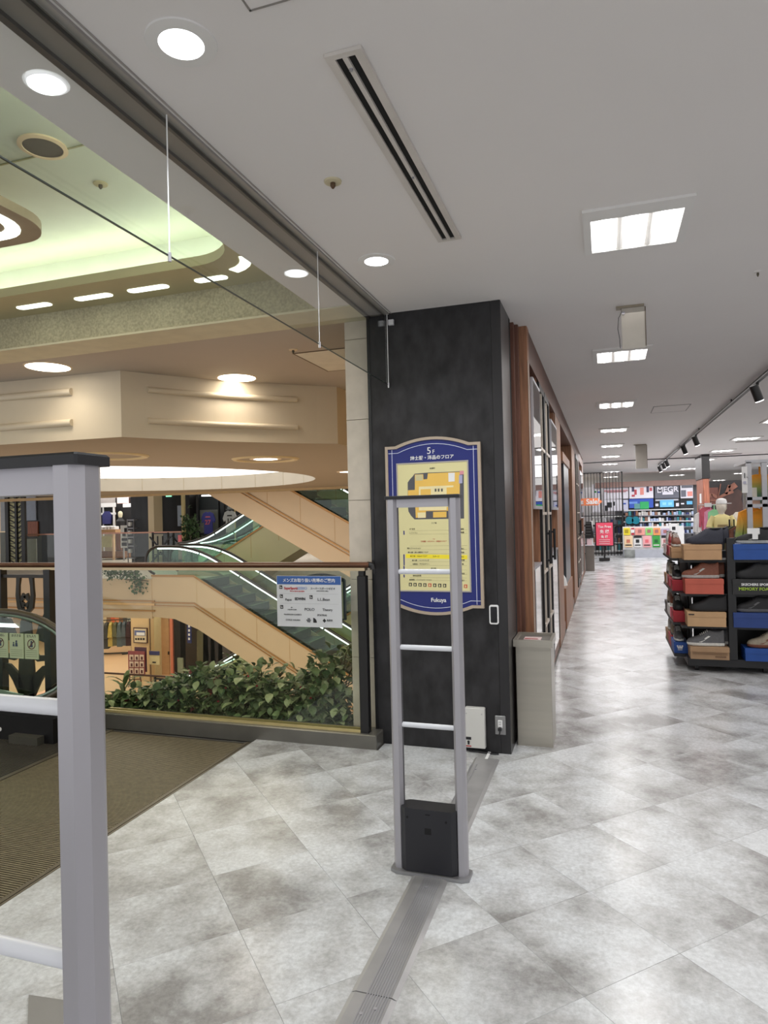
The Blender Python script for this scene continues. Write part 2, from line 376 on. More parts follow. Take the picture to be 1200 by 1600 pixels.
for i, (x0, x1) in enumerate(((-4.03, -3.73), (-3.51, -3.20), (-3.06, -2.74), (-2.53, -2.29))):
    wds = ['far left slot light', 'second slot light from the left', 'third slot light from the left', 'right hand straight slot light']
    b = B(); b.prism(rrect(x0, x1, 3.79, 3.86, .034, 5), .008, 'XY', SZ-.005)
    obj('slot_light', b, slot_em, label='rounded %s in the row along the mottled beam' % wds[i], cat='ceiling light', group='slot lights along the beam')
path = [(-2.26+.25*math.cos(math.radians(a)), 3.51+.25*math.sin(math.radians(a))) for a in (76, 60, 45, 30, 15)]
obj('slot_light', arcband(path, .07, SZ-.005, SZ+.003), slot_em, label='short curved slot light at the rounded corner of the green coffer', cat='ceiling light', group='slot lights along the beam')
# speaker and sprinkler in the coffer
c = PZ(67, 228, 3.42)
sp = thing('ceiling_speaker', 'round grey mesh ceiling speaker with cream rim, upper left', 'speaker', (c.x, c.y, 3.42))
b = B(); b.lathe([(.115, 0), (.118, -.01), (.095, -.014), (.092, 0)], c, 32); obj('rim', b, cream, sp, smooth=True)
b = B(); b.disc(.094, c-Vector((0, 0, .009)), 32); obj('grille', b, C('grille_grey', 96, 90, 78, rough=.8, var=.3, scale=180), sp)
def small_fitting(name, label, cat, c, r, m1, m2):
    s = thing(name, label, cat, c); b = B(); b.lathe([(r, 0), (r*.95, -.006), (r*.45, -.008)], c, 20).disc(r*.46, (c[0], c[1], c[2]-.008), 20); obj('flange', b, m1, s, smooth=True)
    b = B(); b.lathe([(r*.28, -.006), (r*.3, -.02), (r*.12, -.03), (.0005, -.032)], c, 12); obj('nozzle', b, m2, s, smooth=True); return s
small_fitting('sprinkler', 'small round sprinkler beside the round speaker', 'sprinkler', PZ(157, 287, 3.42), .04, soff, C('brass_dark', 92, 84, 70, metal=.5))
small_fitting('sprinkler', 'small brass sprinkler on the white ceiling left of the slotted air vent', 'sprinkler', PZ(520, 283, 2.85), .036, C('cream_rim', 200, 190, 160), C('brass_brown', 92, 70, 50, metal=.4))
small_fitting('sprinkler', 'tiny dark sprinkler on the ceiling near the right edge', 'sprinkler', PZ(1184, 424, 2.85), .022, ceil_paint, C('brass_dark', 1, 1, 1))
for x, y, lb in ((1041, 706, 'above the brown pillar'),): pass

# smoke screen rail + glass panes
rl = thing('screen_rail', 'long recessed metal ceiling rail holding the hanging glass screen', 'rail', (-1.40, 1.2, 2.84))
b = B(); b.box(-1.452, -1.352, -2, 4.235, 2.838, 2.8495); obj('channel', b, C('rail_bronze', 128, 122, 116, rough=.5, metal=.1), rl)
b = B(); b.box(-1.475, -1.452, -2, 4.235, 2.825, 2.8495); b.box(-1.368, -1.356, -2, 4.235, 2.825, 2.8495); obj('lip', b, C('rail_dark', 62, 58, 54, rough=.4, metal=.6), rl)
b = B(); b.box(-1.352, -1.325, -2, 4.235, 2.840, 2.8495); b.box(-1.312, -1.308, -2, 4.235, 2.844, 2.8495); obj('ceiling_trim', b, C('trim_grey', 170, 166, 162, metal=.3), rl)
scr = glass('screen_glass', (.95, .965, .955), .04, .9)
ys = [-1.8, -.55, .66, 1.88, 3.10, 4.232]
for i in range(2, 5):
    s = thing('glass_screen', ['', '', 'hanging glass screen pane nearest the camera', 'middle pane of the hanging glass screen', 'hanging glass screen pane ending at the black pillar'][i], 'glass screen', (-1.34, (ys[i]+ys[i+1])/2, 2.374), group='hanging glass screen panes')
    b = B(); b.add([(-1.34, ys[i]+.002, 2.374), (-1.34, ys[i+1]-.002, 2.374), (-1.34, ys[i+1]-.002, 2.845), (-1.34, ys[i]+.002, 2.845)], [(0, 1, 2, 3)])
    b = B(); b.box(-1.3425, -1.3375, ys[i]+.002, ys[i+1]-.002, 2.377, 2.845); obj('pane', b, scr, s)
    b = B(); b.box(-1.3428, -1.3372, ys[i]+.002, ys[i+1]-.002, 2.3735, 2.3775); obj('bottom_edge', b, C('glass_edge_dark', 34, 46, 40, rough=.3), s)
    b = B(); b.tube([(-1.336, ys[i+1]-.004, 2.845), (-1.336, ys[i+1]-.004, 2.36)], .0022, 6); obj('wire', b, C('white_silicone', 236, 236, 236), s)
    b = B(); b.tube([(-1.336, ys[i+1]-.004, 2.385), (-1.336, ys[i+1]-.004, 2.355)], .006, 8); obj('wire_clip', b, alu, s)
b = B(); b.box(-1.325, -1.29, 4.215, 4.236, 2.765, 2.80); obj('bracket', b, C('bracket_white', 205, 205, 208, rough=.4), label='small square white clamp on the black pillar beside the screen', cat='bracket', group='screen clamps')
b = B(); b.box(-1.395, -1.36, 4.215, 4.236, 2.765, 2.80); obj('bracket', b, C('bracket_grey', 110, 112, 116, rough=.4), label='small grey clamp behind the glass at the top of the black pillar', cat='bracket', group='screen clamps')

# linear slot diffuser
vt = thing('air_vent', 'long white linear air vent with two black slots', 'air vent', (-.68, 2.5, 2.84))
vm = C('vent_white', 208, 202, 196, rough=.5)
b = B(); X0, X1, Y0, Y1 = -.742, -.627, 1.80, 3.21
b.box(X0, X1, Y0, Y0+.0199, 2.838, 2.8495); b.box(X0, X1, Y1-.0199, Y1, 2.838, 2.8495); b.box(X0, X0+.026, Y0+.02, Y1-.02, 2.838, 2.8495); b.box(X1-.026, X1, Y0+.02, Y1-.02, 2.838, 2.8495)
obj('frame', b, vm, vt)
b = B(); b.box(-.692, -.677, Y0+.02, Y1-.02, 2.836, 2.8495); obj('slat', b, vm, vt)
b = B(); b.box(-.716, -.653, Y0+.0201, Y1-.0201, 2.846, 2.8495); obj('slot', b, dark, vt, label='black slots')
b = B(); b.tube([(-.6845, 1.87, 2.836), (-.6845, 1.87, 2.830)], .006, 8); b.tube([(-.6845, 2.55, 2.836), (-.6845, 2.55, 2.830)], .005, 8); obj('screw', b, alu2, vt)

# round downlights
def downlight(label, x, y, on=lamp_cool, r=.062, z=2.85, rim=.1, power=6, col=(.93, .97, 1), depth=.055, grp='recessed round downlights', ring=white_paint):
    d = thing('downlight', label, 'ceiling light', (x, y, z), grp)
    b = B(); b.lathe([(rim, -.0005), (rim*.98, -.005), (r*1.02, -.007), (r, -.004)], (x, y, z), 36); obj('trim_ring', b, ring, d, smooth=True)
    b = B(); b.lathe([(r, -.006), (r*.93, -.0065), (r*.85, -.0072)], (x, y, z), 36); obj('reflector', b, on, d, smooth=True)
    b = B(); b.disc(r*.86, (x, y, z-.0074), 32); obj('lens', b, on, d)
    if power:
        l = bpy.data.lights.new('downlight_beam', 'AREA'); l.shape = 'DISK'; l.size = r*1.6; l.energy = power; l.color = col; l.spread = math.radians(130)
        o = bpy.data.objects.new('downlight_beam', l); o.location = (0, 0, -.012); o.parent = d; COL.objects.link(o)
    return d
downlight('round white downlight nearest the camera, right of the glass screen', -1.10, 1.62)
downlight('round white downlight left of the far end of the slotted air vent', -1.108, 3.343)
for (x, y, lb) in ((75, 573, 'large warm round downlight above the left face of the octagonal drop'), (370, 590, 'large warm round downlight above the long face of the octagonal drop')):
    p = PZ(x, y, 2.85); downlight(lb, p.x, p.y, lamp_warm, .175, 2.85, .19, 2.2, WARM, grp='warm atrium downlights', ring=cream)
for (x, y, lb) in ((415, 717, 'small warm downlight in the soffit beside the glowing circular opening'), (545, 737, 'dim warm downlight in the soffit next to the stone column')):
    p = PZ(x, y, 2.263); downlight(lb, p.x, p.y, lamp_warm, .15, 2.263, .2, 5, WARM, grp='warm soffit downlights', ring=cream)

# square louvre lamps down the corridor
def louvre(label, x0, x1, y0, y1, z=2.85, grp='louvred ceiling lamps above the aisle', power=9, detail=True):
    d = thing('louvre_lamp', label, 'ceiling light', ((x0+x1)/2, (y0+y1)/2, z), grp); f = .035; fn = .105
    b = B(); b.box(x0, x1, y0, y0+fn, z-.014, z-.0005)
    b.box(x0, x1, y1-f*.5, y1, z-.014, z-.0005); b.box(x0, x0+f, y0+fn, y1-f*.5, z-.014, z-.0005); b.box(x1-f, x1, y0+fn, y1-f*.5, z-.014, z-.0005)
    obj('frame', b, white_paint, d)
    b = B(); b.box(x0+f, x1-f, y0+fn, y1-f*.5, z-.004, z-.001); obj('reflector', b, emis('louvre_reflector', (1, .98, .96), 1.3), d)
    n = 3; wv = (x1-x0-2*f)/n
    for k in range(n):
        cx = x0+f+wv*(k+.5); b = B(); b.tube([(cx, y0+fn+.01, z-.008), (cx, y1-f*.5-.02, z-.008)], .028, 8, sq=(1, .3)); obj('tube', b, lamp_white, d, smooth=True)
    if detail:
        for k in range(1, n):
            cx = x0+f+wv*k; b = B(); b.prism([(cx-.016, z-.003), (cx+.016, z-.003), (cx, z-.013)], y1-y0-fn-f*.5, 'XZ', y0+fn); obj('louvre', b, C('louvre_white', 235, 232, 228, rough=.3), d)
    l = bpy.data.lights.new('lamp_beam', 'AREA'); l.shape = 'RECTANGLE'; l.size = x1-x0-2*f; l.size_y = y1-y0-2*f; l.energy = power; l.color = (1, .98, .96); l.spread = math.radians(150)
    o = bpy.data.objects.new('lamp_beam', l); o.location = (0, 0, -.035); o.parent = d; COL.objects.link(o)
    return d
ordn = ['nearest', 'second', 'third', 'fourth', 'fifth', 'sixth', 'seventh']
for k, y in enumerate((3.13, 5.84, 8.64, 11.4, 14.15, 16.9, 19.6)):
    louvre('square louvred ceiling lamp with three bright tubes, %s in the row above the aisle' % ordn[k], -.065, .405, y, y+.52, detail=k < 3)
for k, y in enumerate((11.4, 14.1, 16.8, 19.6)):
    louvre('louvred lamp at far right, %s in the row right of the spotlight track' % ordn[k], 2.35, 2.85, y, y+.52, grp='louvred lamps right of the track', detail=False)
for k, y in enumerate((12.0, 15, 18.2)):
    b = B(); b.box(2.55, 3.2, y, y+.18, 2.84, 2.8495); obj('air_vent', b, C('vent_grey', 150, 140, 134), label='thin grey air vent at far right, %s from the camera' % ordn[k], cat='air vent', group='thin grey vents at right')
for k, (x, y) in enumerate(((.2, 23.5), (.2, 27), (2.6, 23.5), (2.6, 27.5), (.2, 32), (2.6, 33), (4.9, 19.5), (4.9, 23.5), (4.9, 28), (5.0, 34), (7.0, 22), (7.0, 27))):
    louvre('distant louvred lamp of the far hall, %s' % ['first beyond the bar screen', 'second beyond the bar screen', 'over the poster wall, nearer', 'over the poster wall, farther', 'farthest beyond the bar screen', 'farthest over the poster wall', 'nearest in the line right of the brown column', 'second in the line right of the brown column', 'third in the line right of the brown column', 'last in the line right of the brown column', 'nearest at the far right', 'farthest at the far right'][k], x-.25, x+.35, y, y+.6, grp='louvred lamps of the far hall', detail=False, power=0.01)
# access hatches (outlines)
def hatch(label, x0, x1, y0, y1, z, m1, m2, t=.008):
    h = thing('access_hatch', label, 'access hatch', ((x0+x1)/2, (y0+y1)/2, z))
    b = B(); b.box(x0, x1, y0, y0+t, z-.004, z-.0005); b.box(x0, x1, y1-t, y1, z-.004, z-.0005); b.box(x0, x0+t, y0, y1, z-.004, z-.0005); b.box(x1-t, x1, y0, y1, z-.004, z-.0005); obj('frame', b, m2, h)
    b = B(); b.box(x0+t, x1-t, y0+t, y1-t, z-.003, z-.0005); obj('panel', b, m1, h)
jm = C('joint_grey', 140, 136, 132)
hatch('square ceiling hatch cut by the top edge of the picture', -.86, -.40, 1.12, 1.58, 2.85, ceil_paint, jm, .006)
hatch('flat rectangular ceiling hatch left of the spotlight track', .63, 1.08, 9.35, 9.95, 2.85, ceil_paint, jm, .012)
p = PZ(457, 552, 2.85); p2 = PZ(512, 580, 2.85)
hatch('cream ceiling hatch panel beside the stone column in the atrium', p.x, p.x+.75, p.y, p2.y, 2.849, C('hatch_cream', 224, 220, 206), C('joint_brown', 100, 78, 52), .012)
small_fitting('sprinkler', 'small sprinkler at the corner of the cream atrium hatch', 'sprinkler', PZ(458, 546, 2.85), .035, cream, C('brass_dark', 1, 1, 1))

# hanging plates
for i, (x0, y, zb) in enumerate(((.135, 4.68, 2.565), (.62, 14.5, 2.36))):
    h = thing('hanging_plate', ['beige plate hung edge-on from the ceiling behind the nearest louvred lamp', 'distant beige plate hung from the ceiling above the pink notice'][i], 'sign plate', (x0+.08, y, 2.85), 'hanging ceiling plates')
    wd = .15 if i == 0 else .22
    b = B(); b.bbox(x0, x0+wd, y, y+.03, zb, 2.835, .003); obj('plate', b, C('plate_beige', 178, 172, 162, rough=.35), h)
    b = B(); b.box(x0-.03, x0+wd-.01, y-.004, y+.045, 2.835, 2.8495); obj('bracket', b, C('plate_bracket', 150, 140, 122), h)
    b = B(); b.box(x0+wd-.006, x0+wd, y-.003, y, zb+.01, 2.83); obj('edge_strip', b, C('edge_brown', 90, 78, 64), h)
    if i == 0:
        b = B(); b.tube([(x0+.005, y-.012, 2.81), (x0-.018, y-.012, 2.77), (x0-.024, y-.012, 2.70), (x0-.014, y-.012, 2.63), (x0-.012, y-.012, 2.57)], .0022, 6); obj('cable', b, ink, h)
        b = B(); b.tube([(x0+.012, y-.002, 2.80), (x0+.012, y-.014, 2.80)], .011, 10); obj('knob', b, alu2, h)

# spotlight track
tr = thing('spotlight_track', 'long black spotlight track running along the right ceiling', 'track', (1.52, 13, 2.8))
b = B(); b.box(1.497, 1.533, 5.2, 21.2, 2.785, 2.815); obj('rail', b, black, tr)
for y in (6.2, 9.2, 12.2, 15.2, 18.2, 21.0):
    b = B(); b.tube([(1.515, y, 2.815), (1.515, y, 2.85)], .009, 8); obj('hanger', b, black, tr)
spt = [(1182, 612, 'nearest the camera'), (1087, 688, 'second from the camera'), (1069, 701, 'third from the camera'), (1042, 722, 'fourth, where the row tightens'), (1037, 728, 'fifth, close behind the fourth'), (1036, 736, 'farthest in the row')]
for i, (x, y, lb) in enumerate(spt):
    z = 2.70; p = PX(x, y, 1.515) if False else PZ(x, y, 2.70); p = Vector((1.515, p.y*1.515/p.x, 2.70)) if i < 5 else Vector((1.515, 20.6, 2.62))
    s = thing('spotlight', 'black cylinder spotlight on the ceiling track, ' + lb, 'spotlight', (1.515, p.y, 2.785), 'track spotlights')
    ax = Vector((.38, .25, -1)).normalized(); c = Vector((1.515, p.y, 2.69))
    b = B(); b.tube([c-ax*.085, c+ax*.085], .045, 16); obj('head', b, black, s, smooth=True)
    b = B(); b.tube([c+ax*.085, c+ax*.092], .040, 16); obj('lens', b, lamp_white, s)
    b = B(); b.tube([(1.515, p.y, 2.79), (1.515, p.y, 2.745)], .014, 8); b.box(1.50, 1.53, p.y-.05, p.y+.05, 2.765, 2.79); obj('mount', b, black, s)
b = B(); b.tube([(-.5, 18.2, 2.78), (1.2, 18.2, 2.80), (2.2, 18.2, 2.79), (5.5, 18.2, 2.80)], .014, 6); obj('ceiling_cable', b, black, label='thin black cross track along the far ceiling', cat='track')

# ================================================================== PILLARS
blk = mat('black_laminate', s2l(36, 35, 37), rough=.5, var=.6, scale=7, detail=9, stretch=(2, 2, 1.1), spec=.4)
b = B(); b.box(-1.465, -.655, 4.24, 4.62, 0, 2.85)
struct('wall_pillar', b, blk)
b = B(); b.bbox(-.655, -.592, 4.236, 4.62, 0, 2.85, .003); struct('trim_3', b, C('black_corner', 38, 37, 39, rough=.32, var=.1))
b = B(); b.box(-.62, -.594, 4.62, 4.70, 0, 2.85); b.box(-.9, -.62, 4.62, 4.95, 0, 2.85); struct('trim_4', b, dark)
b = B(); b.box(-1.485, -1.465, 4.236, 4.3, 0, 2.85); struct('trim_5', b, C('black_gloss_edge', 26, 26, 28, rough=.25))
stone = mat('pale_stone', s2l(206, 196, 182), rough=.42, var=.09, scale=9, detail=8)
scol = B(); scol.box(-1.66, -1.49, 4.34, 4.8, -4, 3.05); sc_o = struct('wall_stone', scol, C('stone_joint', 120, 110, 98, rough=.8))
zz = [0, .55, 1.08, 1.62, 2.17, 2.72, 3.04]
for i in range(6):
    b = B(); b.bbox(-1.668, -1.486, 4.30, 4.36, zz[i]+.0015, zz[i+1]-.0015, .002); obj('panel', b, stone, sc_o)
b = B(); b.box(-1.668, -1.486, 4.28, 4.36, -.3, -.0); obj('panel', b, stone, sc_o)

# wall fittings on the pillar
jb = thing('junction_box', 'light grey metal box low on the black pillar with a warning sticker', 'junction box', (-.81, 4.22, .03))
b = B(); b.bbox(-.873, -.748, 4.195, 4.24, .035, .285, .004); obj('cover', b, C('box_grey', 208, 207, 203, rough=.4, var=.01), jb)
for x in (-.863, -.765):
    b = B(); b.tube([(x, 4.197, .25), (x, 4.192, .25)], .004, 10); obj('screw', b, alu2, jb)
b = B(); b.box(-.868, -.835, 4.1930, 4.195, .085, .102); obj('sticker', b, ink, jb, label='black sticker')
b = B(); b.tube([(-.852, 4.193, .072), (-.852, 4.1925, .072)], .008, 12); b.box(-.858, -.846, 4.1925, 4.194, .055, .066); obj('warning_symbol', b, ink, jb)
b = B(); b.box(-.868, -.835, 4.1930, 4.195, .042, .048); obj('red_label', b, C('red_print', 170, 40, 40), jb, label='red print line')
so = thing('wall_socket', 'grey double wall socket with a black plug, right of the grey box', 'socket', (-.655, 4.232, .12))
b = B(); b.bbox(-.688, -.622, 4.226, 4.237, .122, .238, .003); obj('plate', b, C('socket_steel', 150, 150, 150, rough=.4, metal=.5), so)
b = B(); b.bbox(-.669, -.641, 4.218, 4.228, .165, .212, .002); obj('insert', b, paper, so)
b = B(); [b.box(x, x+.0025, 4.2170, 4.2185, z, z+.009) for x in (-.661, -.653) for z in (.197, .183)]; obj('slot', b, ink, so)
b = B(); b.bbox(-.666, -.645, 4.195, 4.219, .152, .172, .003); b.tube([(-.655, 4.205, .155), (-.656, 4.203, .138), (-.66, 4.20, .126)], .0045, 8); obj('plug', b, blackp, so)
b = B(); b.tube([(-.86, 4.222, .006), (-.80, 4.213, .010), (-.74, 4.205, .006), (-.70, 4.200, .007), (-.665, 4.205, .006)], .005, 6)
obj('power_cable', b, blackp, label='thin black cable lying along the foot of the black pillar', cat='cable')
ph = thing('wall_reader', 'white framed black screen device on the black pillar beside the floor directory', 'reader', (-.677, 4.225, .81))
b = B(); b.prism([(x, z) for x, z in rrect(-.706, -.648, .812, .932, .012, 5)], .016, 'XZ', 4.221); obj('frame', b, paper, ph, smooth=True)
b = B(); b.prism([(x, z) for x, z in rrect(-.698, -.656, .822, .922, .006, 4)], .003, 'XZ', 4.219); obj('screen', b, mat('black_screen', (.008, .008, .01), rough=.15), ph)

# floor directory
bd = thing('floor_directory', 'blue floor directory board with tan frame and yellow map on the black pillar', 'directory', (-1.05, 4.23, .86))
def arched(x0, x1, z0, z1, f, a, n=14):
    w = x1-x0; xa, xb = x0+f*w, x1-f*w; xc = (x0+x1)/2; h = (xb-xa)/2
    top = [(xa+(xb-xa)*k/n, z1+a*(1-((xa+(xb-xa)*k/n-xc)/h)**2)) for k in range(n+1)]
    bot = [(xb-(xb-xa)*k/n, z0-a*(1-((xb-(xb-xa)*k/n-xc)/h)**2)) for k in range(n+1)]
    return [(x0, z0), (x0, z1)]+top+[(x1, z1), (x1, z0)]+bot
BX0, BX1, BZ0, BZ1 = -1.366, -.736, .912, 1.962
tan = C('tan_frame', 176, 160, 142, rough=.5, var=.02); blue = C('directory_blue', 22, 34, 112, rough=.35, var=.02)
def ring_prism(b, o, i, d, at):
    n = len(o); vs = [(x, at, z) for x, z in o]+[(x, at, z) for x, z in i]+[(x, at+d, z) for x, z in o]+[(x, at+d, z) for x, z in i]; fs = []
    for k in range(n):
        j = (k+1) % n; fs += [(k, j, n+j, n+k), (2*n+k, 3*n+k, 3*n+j, 2*n+j), (k, 2*n+k, 2*n+j, j), (n+k, n+j, 3*n+j, 3*n+k)]
    return b.add(vs, fs)
b = B(); ring_prism(b, arched(BX0, BX1, BZ0, BZ1, .11, .05), arched(BX0+.018, BX1-.018, BZ0+.018, BZ1-.018, .10, .05), .03, 4.208); obj('frame', b, tan, bd)
b = B(); b.prism(arched(BX0+.017, BX1-.017, BZ0+.017, BZ1-.017, .10, .05), .022, 'XZ', 4.218); obj('panel', b, blue, bd)
wl = C('white_line', 215, 220, 240)
YS = 4.2165
for xx in (BX0+.045, BX1-.045):
    b = B(); b.box(xx-.0016, xx+.0016, YS, 4.2182, BZ0+.022, BZ1-.022); obj('line', b, wl, bd)
for s, zc in ((1, BZ1-.045), (-1, BZ0+.045)):
    pts = []; x0, x1 = BX0+.02, BX1-.02; xa, xb = BX0+.085, BX1-.085; xc = (xa+xb)/2; h = (xb-xa)/2
    pts = [(x0, YS, zc)]+[(xa+(xb-xa)*k/12, YS, zc+s*.05*(1-((xa+(xb-xa)*k/12-xc)/h)**2)) for k in range(13)]+[(x1, YS, zc)]
    b = B()
    for p, r_ in zip(pts, pts[1:]): b.bar(p, r_, .0015, .0032)
    obj('line', b, wl, bd)
text('lettering', '5', .062, paper, bd, (-1.070, YS, 1.921)); text('lettering', 'F', .036, paper, bd, (-1.040, YS, 1.914))
text('lettering', '紳士服・洋品のフロア', .029, paper, bd, (-1.052, YS, 1.877), bold=.0005)
text('lettering', 'Fukuya', .036, paper, bd, (-1.030, YS, .958), bold=.0007)
PX0, PX1, PZ0, PZ1 = -1.284, -.822, 1.020, 1.842
b = B(); ring_prism(b, [(PX0-.008, PZ0-.008), (PX0-.008, PZ1+.008), (PX1+.008, PZ1+.008), (PX1+.008, PZ0-.008)], [(PX0, PZ0), (PX0, PZ1), (PX1, PZ1), (PX1, PZ0)], .008, 4.212); obj('inner_frame', b, C('inner_grey', 170, 164, 160, rough=.4), bd)
pap = C('map_cream', 222, 214, 160, rough=.5, var=.01)
b = B(); b.box(PX0, PX1, 4.2150, 4.2185, PZ0, PZ1); sheet = obj('sheet', b, pap, bd)
def bp(cx, cy):   # reading of the enlarged photo of the board -> metres on the sheet
    u = (cx-(175+(cy-300)*.022))/(573+(cy-300)*.012); v = (cy-(308-.022*(cx-180)))/1025.
    return PX0+u*(PX1-PX0), PZ1-v*(PZ1-PZ0)
def flat(name, pts, m, y=4.2148, par=None, lab=None):
    b = B(); b.prism([bp(*p) for p in pts], .0004, 'XZ', y); return obj(name, b, m, par or sheet, label=lab)
mg = C('map_grey', 84, 84, 90); mo = C('map_orange', 236, 192, 92, var=.02); ml = C('map_pale', 240, 226, 176); mb = C('map_blue', 178, 196, 214)
flat('building_outline', [(262, 455), (280, 430), (305, 405), (320, 385), (425, 378), (590, 376), (722, 372), (728, 748), (320, 755), (290, 725), (268, 690), (262, 640)], mg, 4.2147)
flat('shop_area', [(322, 392), (392, 390), (394, 432), (425, 430), (430, 384), (690, 378), (692, 470), (690, 685), (415, 688), (415, 740), (330, 742), (325, 634), (264, 634), (264, 518), (322, 516)], mo, 4.2143)
flat('walkway', [(356, 490), (640, 484), (640, 655), (585, 656), (585, 680), (356, 683)], ml, 4.2139)
flat('shop_block', [(370, 512), (455, 510), (457, 652), (370, 655)], mo, 4.2135)
flat('shop_block', [(585, 500), (690, 497), (692, 560), (640, 562), (585, 560)], mo, 4.2135)
flat('shop_block', [(475, 695), (585, 692), (585, 738), (475, 740)], mo, 4.2135)
flat('void', [(483, 585), (555, 583), (556, 628), (484, 630)], mb, 4.2134)
flat('facilities', [(598, 385), (650, 383), (650, 452), (600, 455)], paper, 4.2138)
flat('facilities', [(325, 395), (388, 393), (388, 440), (328, 442)], C('map_tan', 206, 196, 150), 4.2138)
flat('facilities', [(345, 700), (412, 698), (412, 742), (348, 744)], ml, 4.2138)
flat('pink_note', [(690, 370), (722, 369), (722, 398), (690, 400)], C('map_pink', 222, 150, 160), 4.2136)
flat('note', [(684, 404), (712, 403), (712, 468), (684, 470)], C('map_note', 170, 170, 200), 4.2136)
for cx in (495, 520, 547):
    for cy in (520, 640): flat('escalator_mark', [(cx-7, cy-12), (cx+7, cy-12), (cx+7, cy+12), (cx-7, cy+12)], C('mark_grey', 90, 90, 80), 4.2133)
text('lettering', '紙屋町', .012, ink, bd, (bp(468, 345)[0], 4.2146, bp(468, 345)[1])); text('lettering', '八丁堀', .012, ink, bd, (bp(482, 785)[0], 4.2146, bp(482, 785)[1]))
lg = C('list_line', 120, 112, 84); lb = C('list_blue', 40, 44, 120); lr = C('list_red', 190, 70, 50); ly = C('list_yellow', 246, 226, 50)
b = B()
for cy in (848, 877, 972, 1003, 1035, 1100, 1130, 1166, 1200, 1228, 1250):
    (x0, z), (x1, _) = bp(280, cy), bp(755, cy); b.box(x0, x1, 4.2146, 4.2150, z-.0004, z+.0004)
obj('rule_line', b, lg, sheet, kind='stuff')
flat('highlight', [(245, 1037), (757, 1037), (757, 1070), (245, 1070)], ly, 4.2146)
for y0, y1 in ((1040, 1130), (1134, 1178), (1205, 1228), (848, 880)): flat('index_bar', [(224, y0), (234, y0), (236, y1), (226, y1)], lb, 4.2145)
lst = [(300, 834, '8F 催場', lg), (310, 865, 'レストラン', lg), (480, 915, '７F', lr), (480, 932, '子供服・おもちゃ・呉服のフロア', lr), (315, 990, '婦人ファッション', ink), (350, 1022, '婦人服・婦人雑貨のフロア', ink), (355, 1053, '紳士服・洋品のフロア', C('list_olive', 120, 100, 20)), (500, 1053, 'スポーツ', ink), (370, 1087, '婦人服・ハンドバッグ', ink), (375, 1117, '化粧品・アクセサリー', ink), (480, 1150, '地下街', ink), (340, 1212, '食料品売場', ink), (370, 1244, '駐車場・インフォメーション', ink),
       (712, 832, '催場', ink), (715, 858, '呉服', ink), (717, 987, '婦人', ink), (717, 1017, '雑貨', ink), (717, 1052, '紳士', ink), (722, 1078, '化粧', ink), (722, 1110, '靴', ink), (722, 1185, '食品', ink), (722, 1240, '地下', ink)]
for cx, cy, s, m_ in lst:
    x, z = bp(cx, cy); text('lettering', s, .0115, m_, bd, (x, 4.2144, z), bold=0)
flat('blue_tag', [(665, 1238), (702, 1238), (702, 1257), (665, 1257)], C('tag_blue', 80, 140, 190), 4.2146)
ic = ['black', 'grey']
for k, cx in enumerate((284, 324, 366, 407, 449, 490, 532, 573, 660, 704, 745)):
    mm = ink if k not in (4, 10) else C('icon_red', 205, 70, 50)
    flat('icon', [(cx-13, 1270), (cx+13, 1270), (cx+13, 1298), (cx-13, 1298)], mm, 4.2146)
    flat('icon_mark', [(cx-5, 1275), (cx+4, 1277), (cx+6, 1292), (cx-7, 1294)], pap, 4.2143)

# stainless bin
bn = thing('ashtray_bin', 'tall brushed stainless steel bin standing at the pillar corner', 'bin', (-.47, 4.57, 0))
b = B(); b.bbox(-.575, -.35, 4.42, 4.70, 0, .655, .004); obj('body', b, steel, bn)
b = B(); z0, z1 = .64, .685
b.box(-.587, -.338, 4.408, 4.425, z0, z1); b.box(-.587, -.338, 4.695, 4.712, z0, z1); b.box(-.587, -.568, 4.425, 4.695, z0, z1); b.box(-.357, -.338, 4.425, 4.695, z0, z1); obj('rim', b, steel, bn)
b = B(); b.box(-.568, -.357, 4.425, 4.695, .655, .668); obj('tray', b, C('tray_grey', 120, 116, 110, rough=.4, metal=.4), bn)
b = B(); b.box(-.53, -.42, 4.50, 4.60, .668, .674); obj('notice_card', b, C('card_pink', 226, 200, 198), bn)
b = B(); b.box(-.525, -.44, 4.515, 4.535, .674, .675); obj('card_print', b, C('red_print', 1, 1, 1), bn)

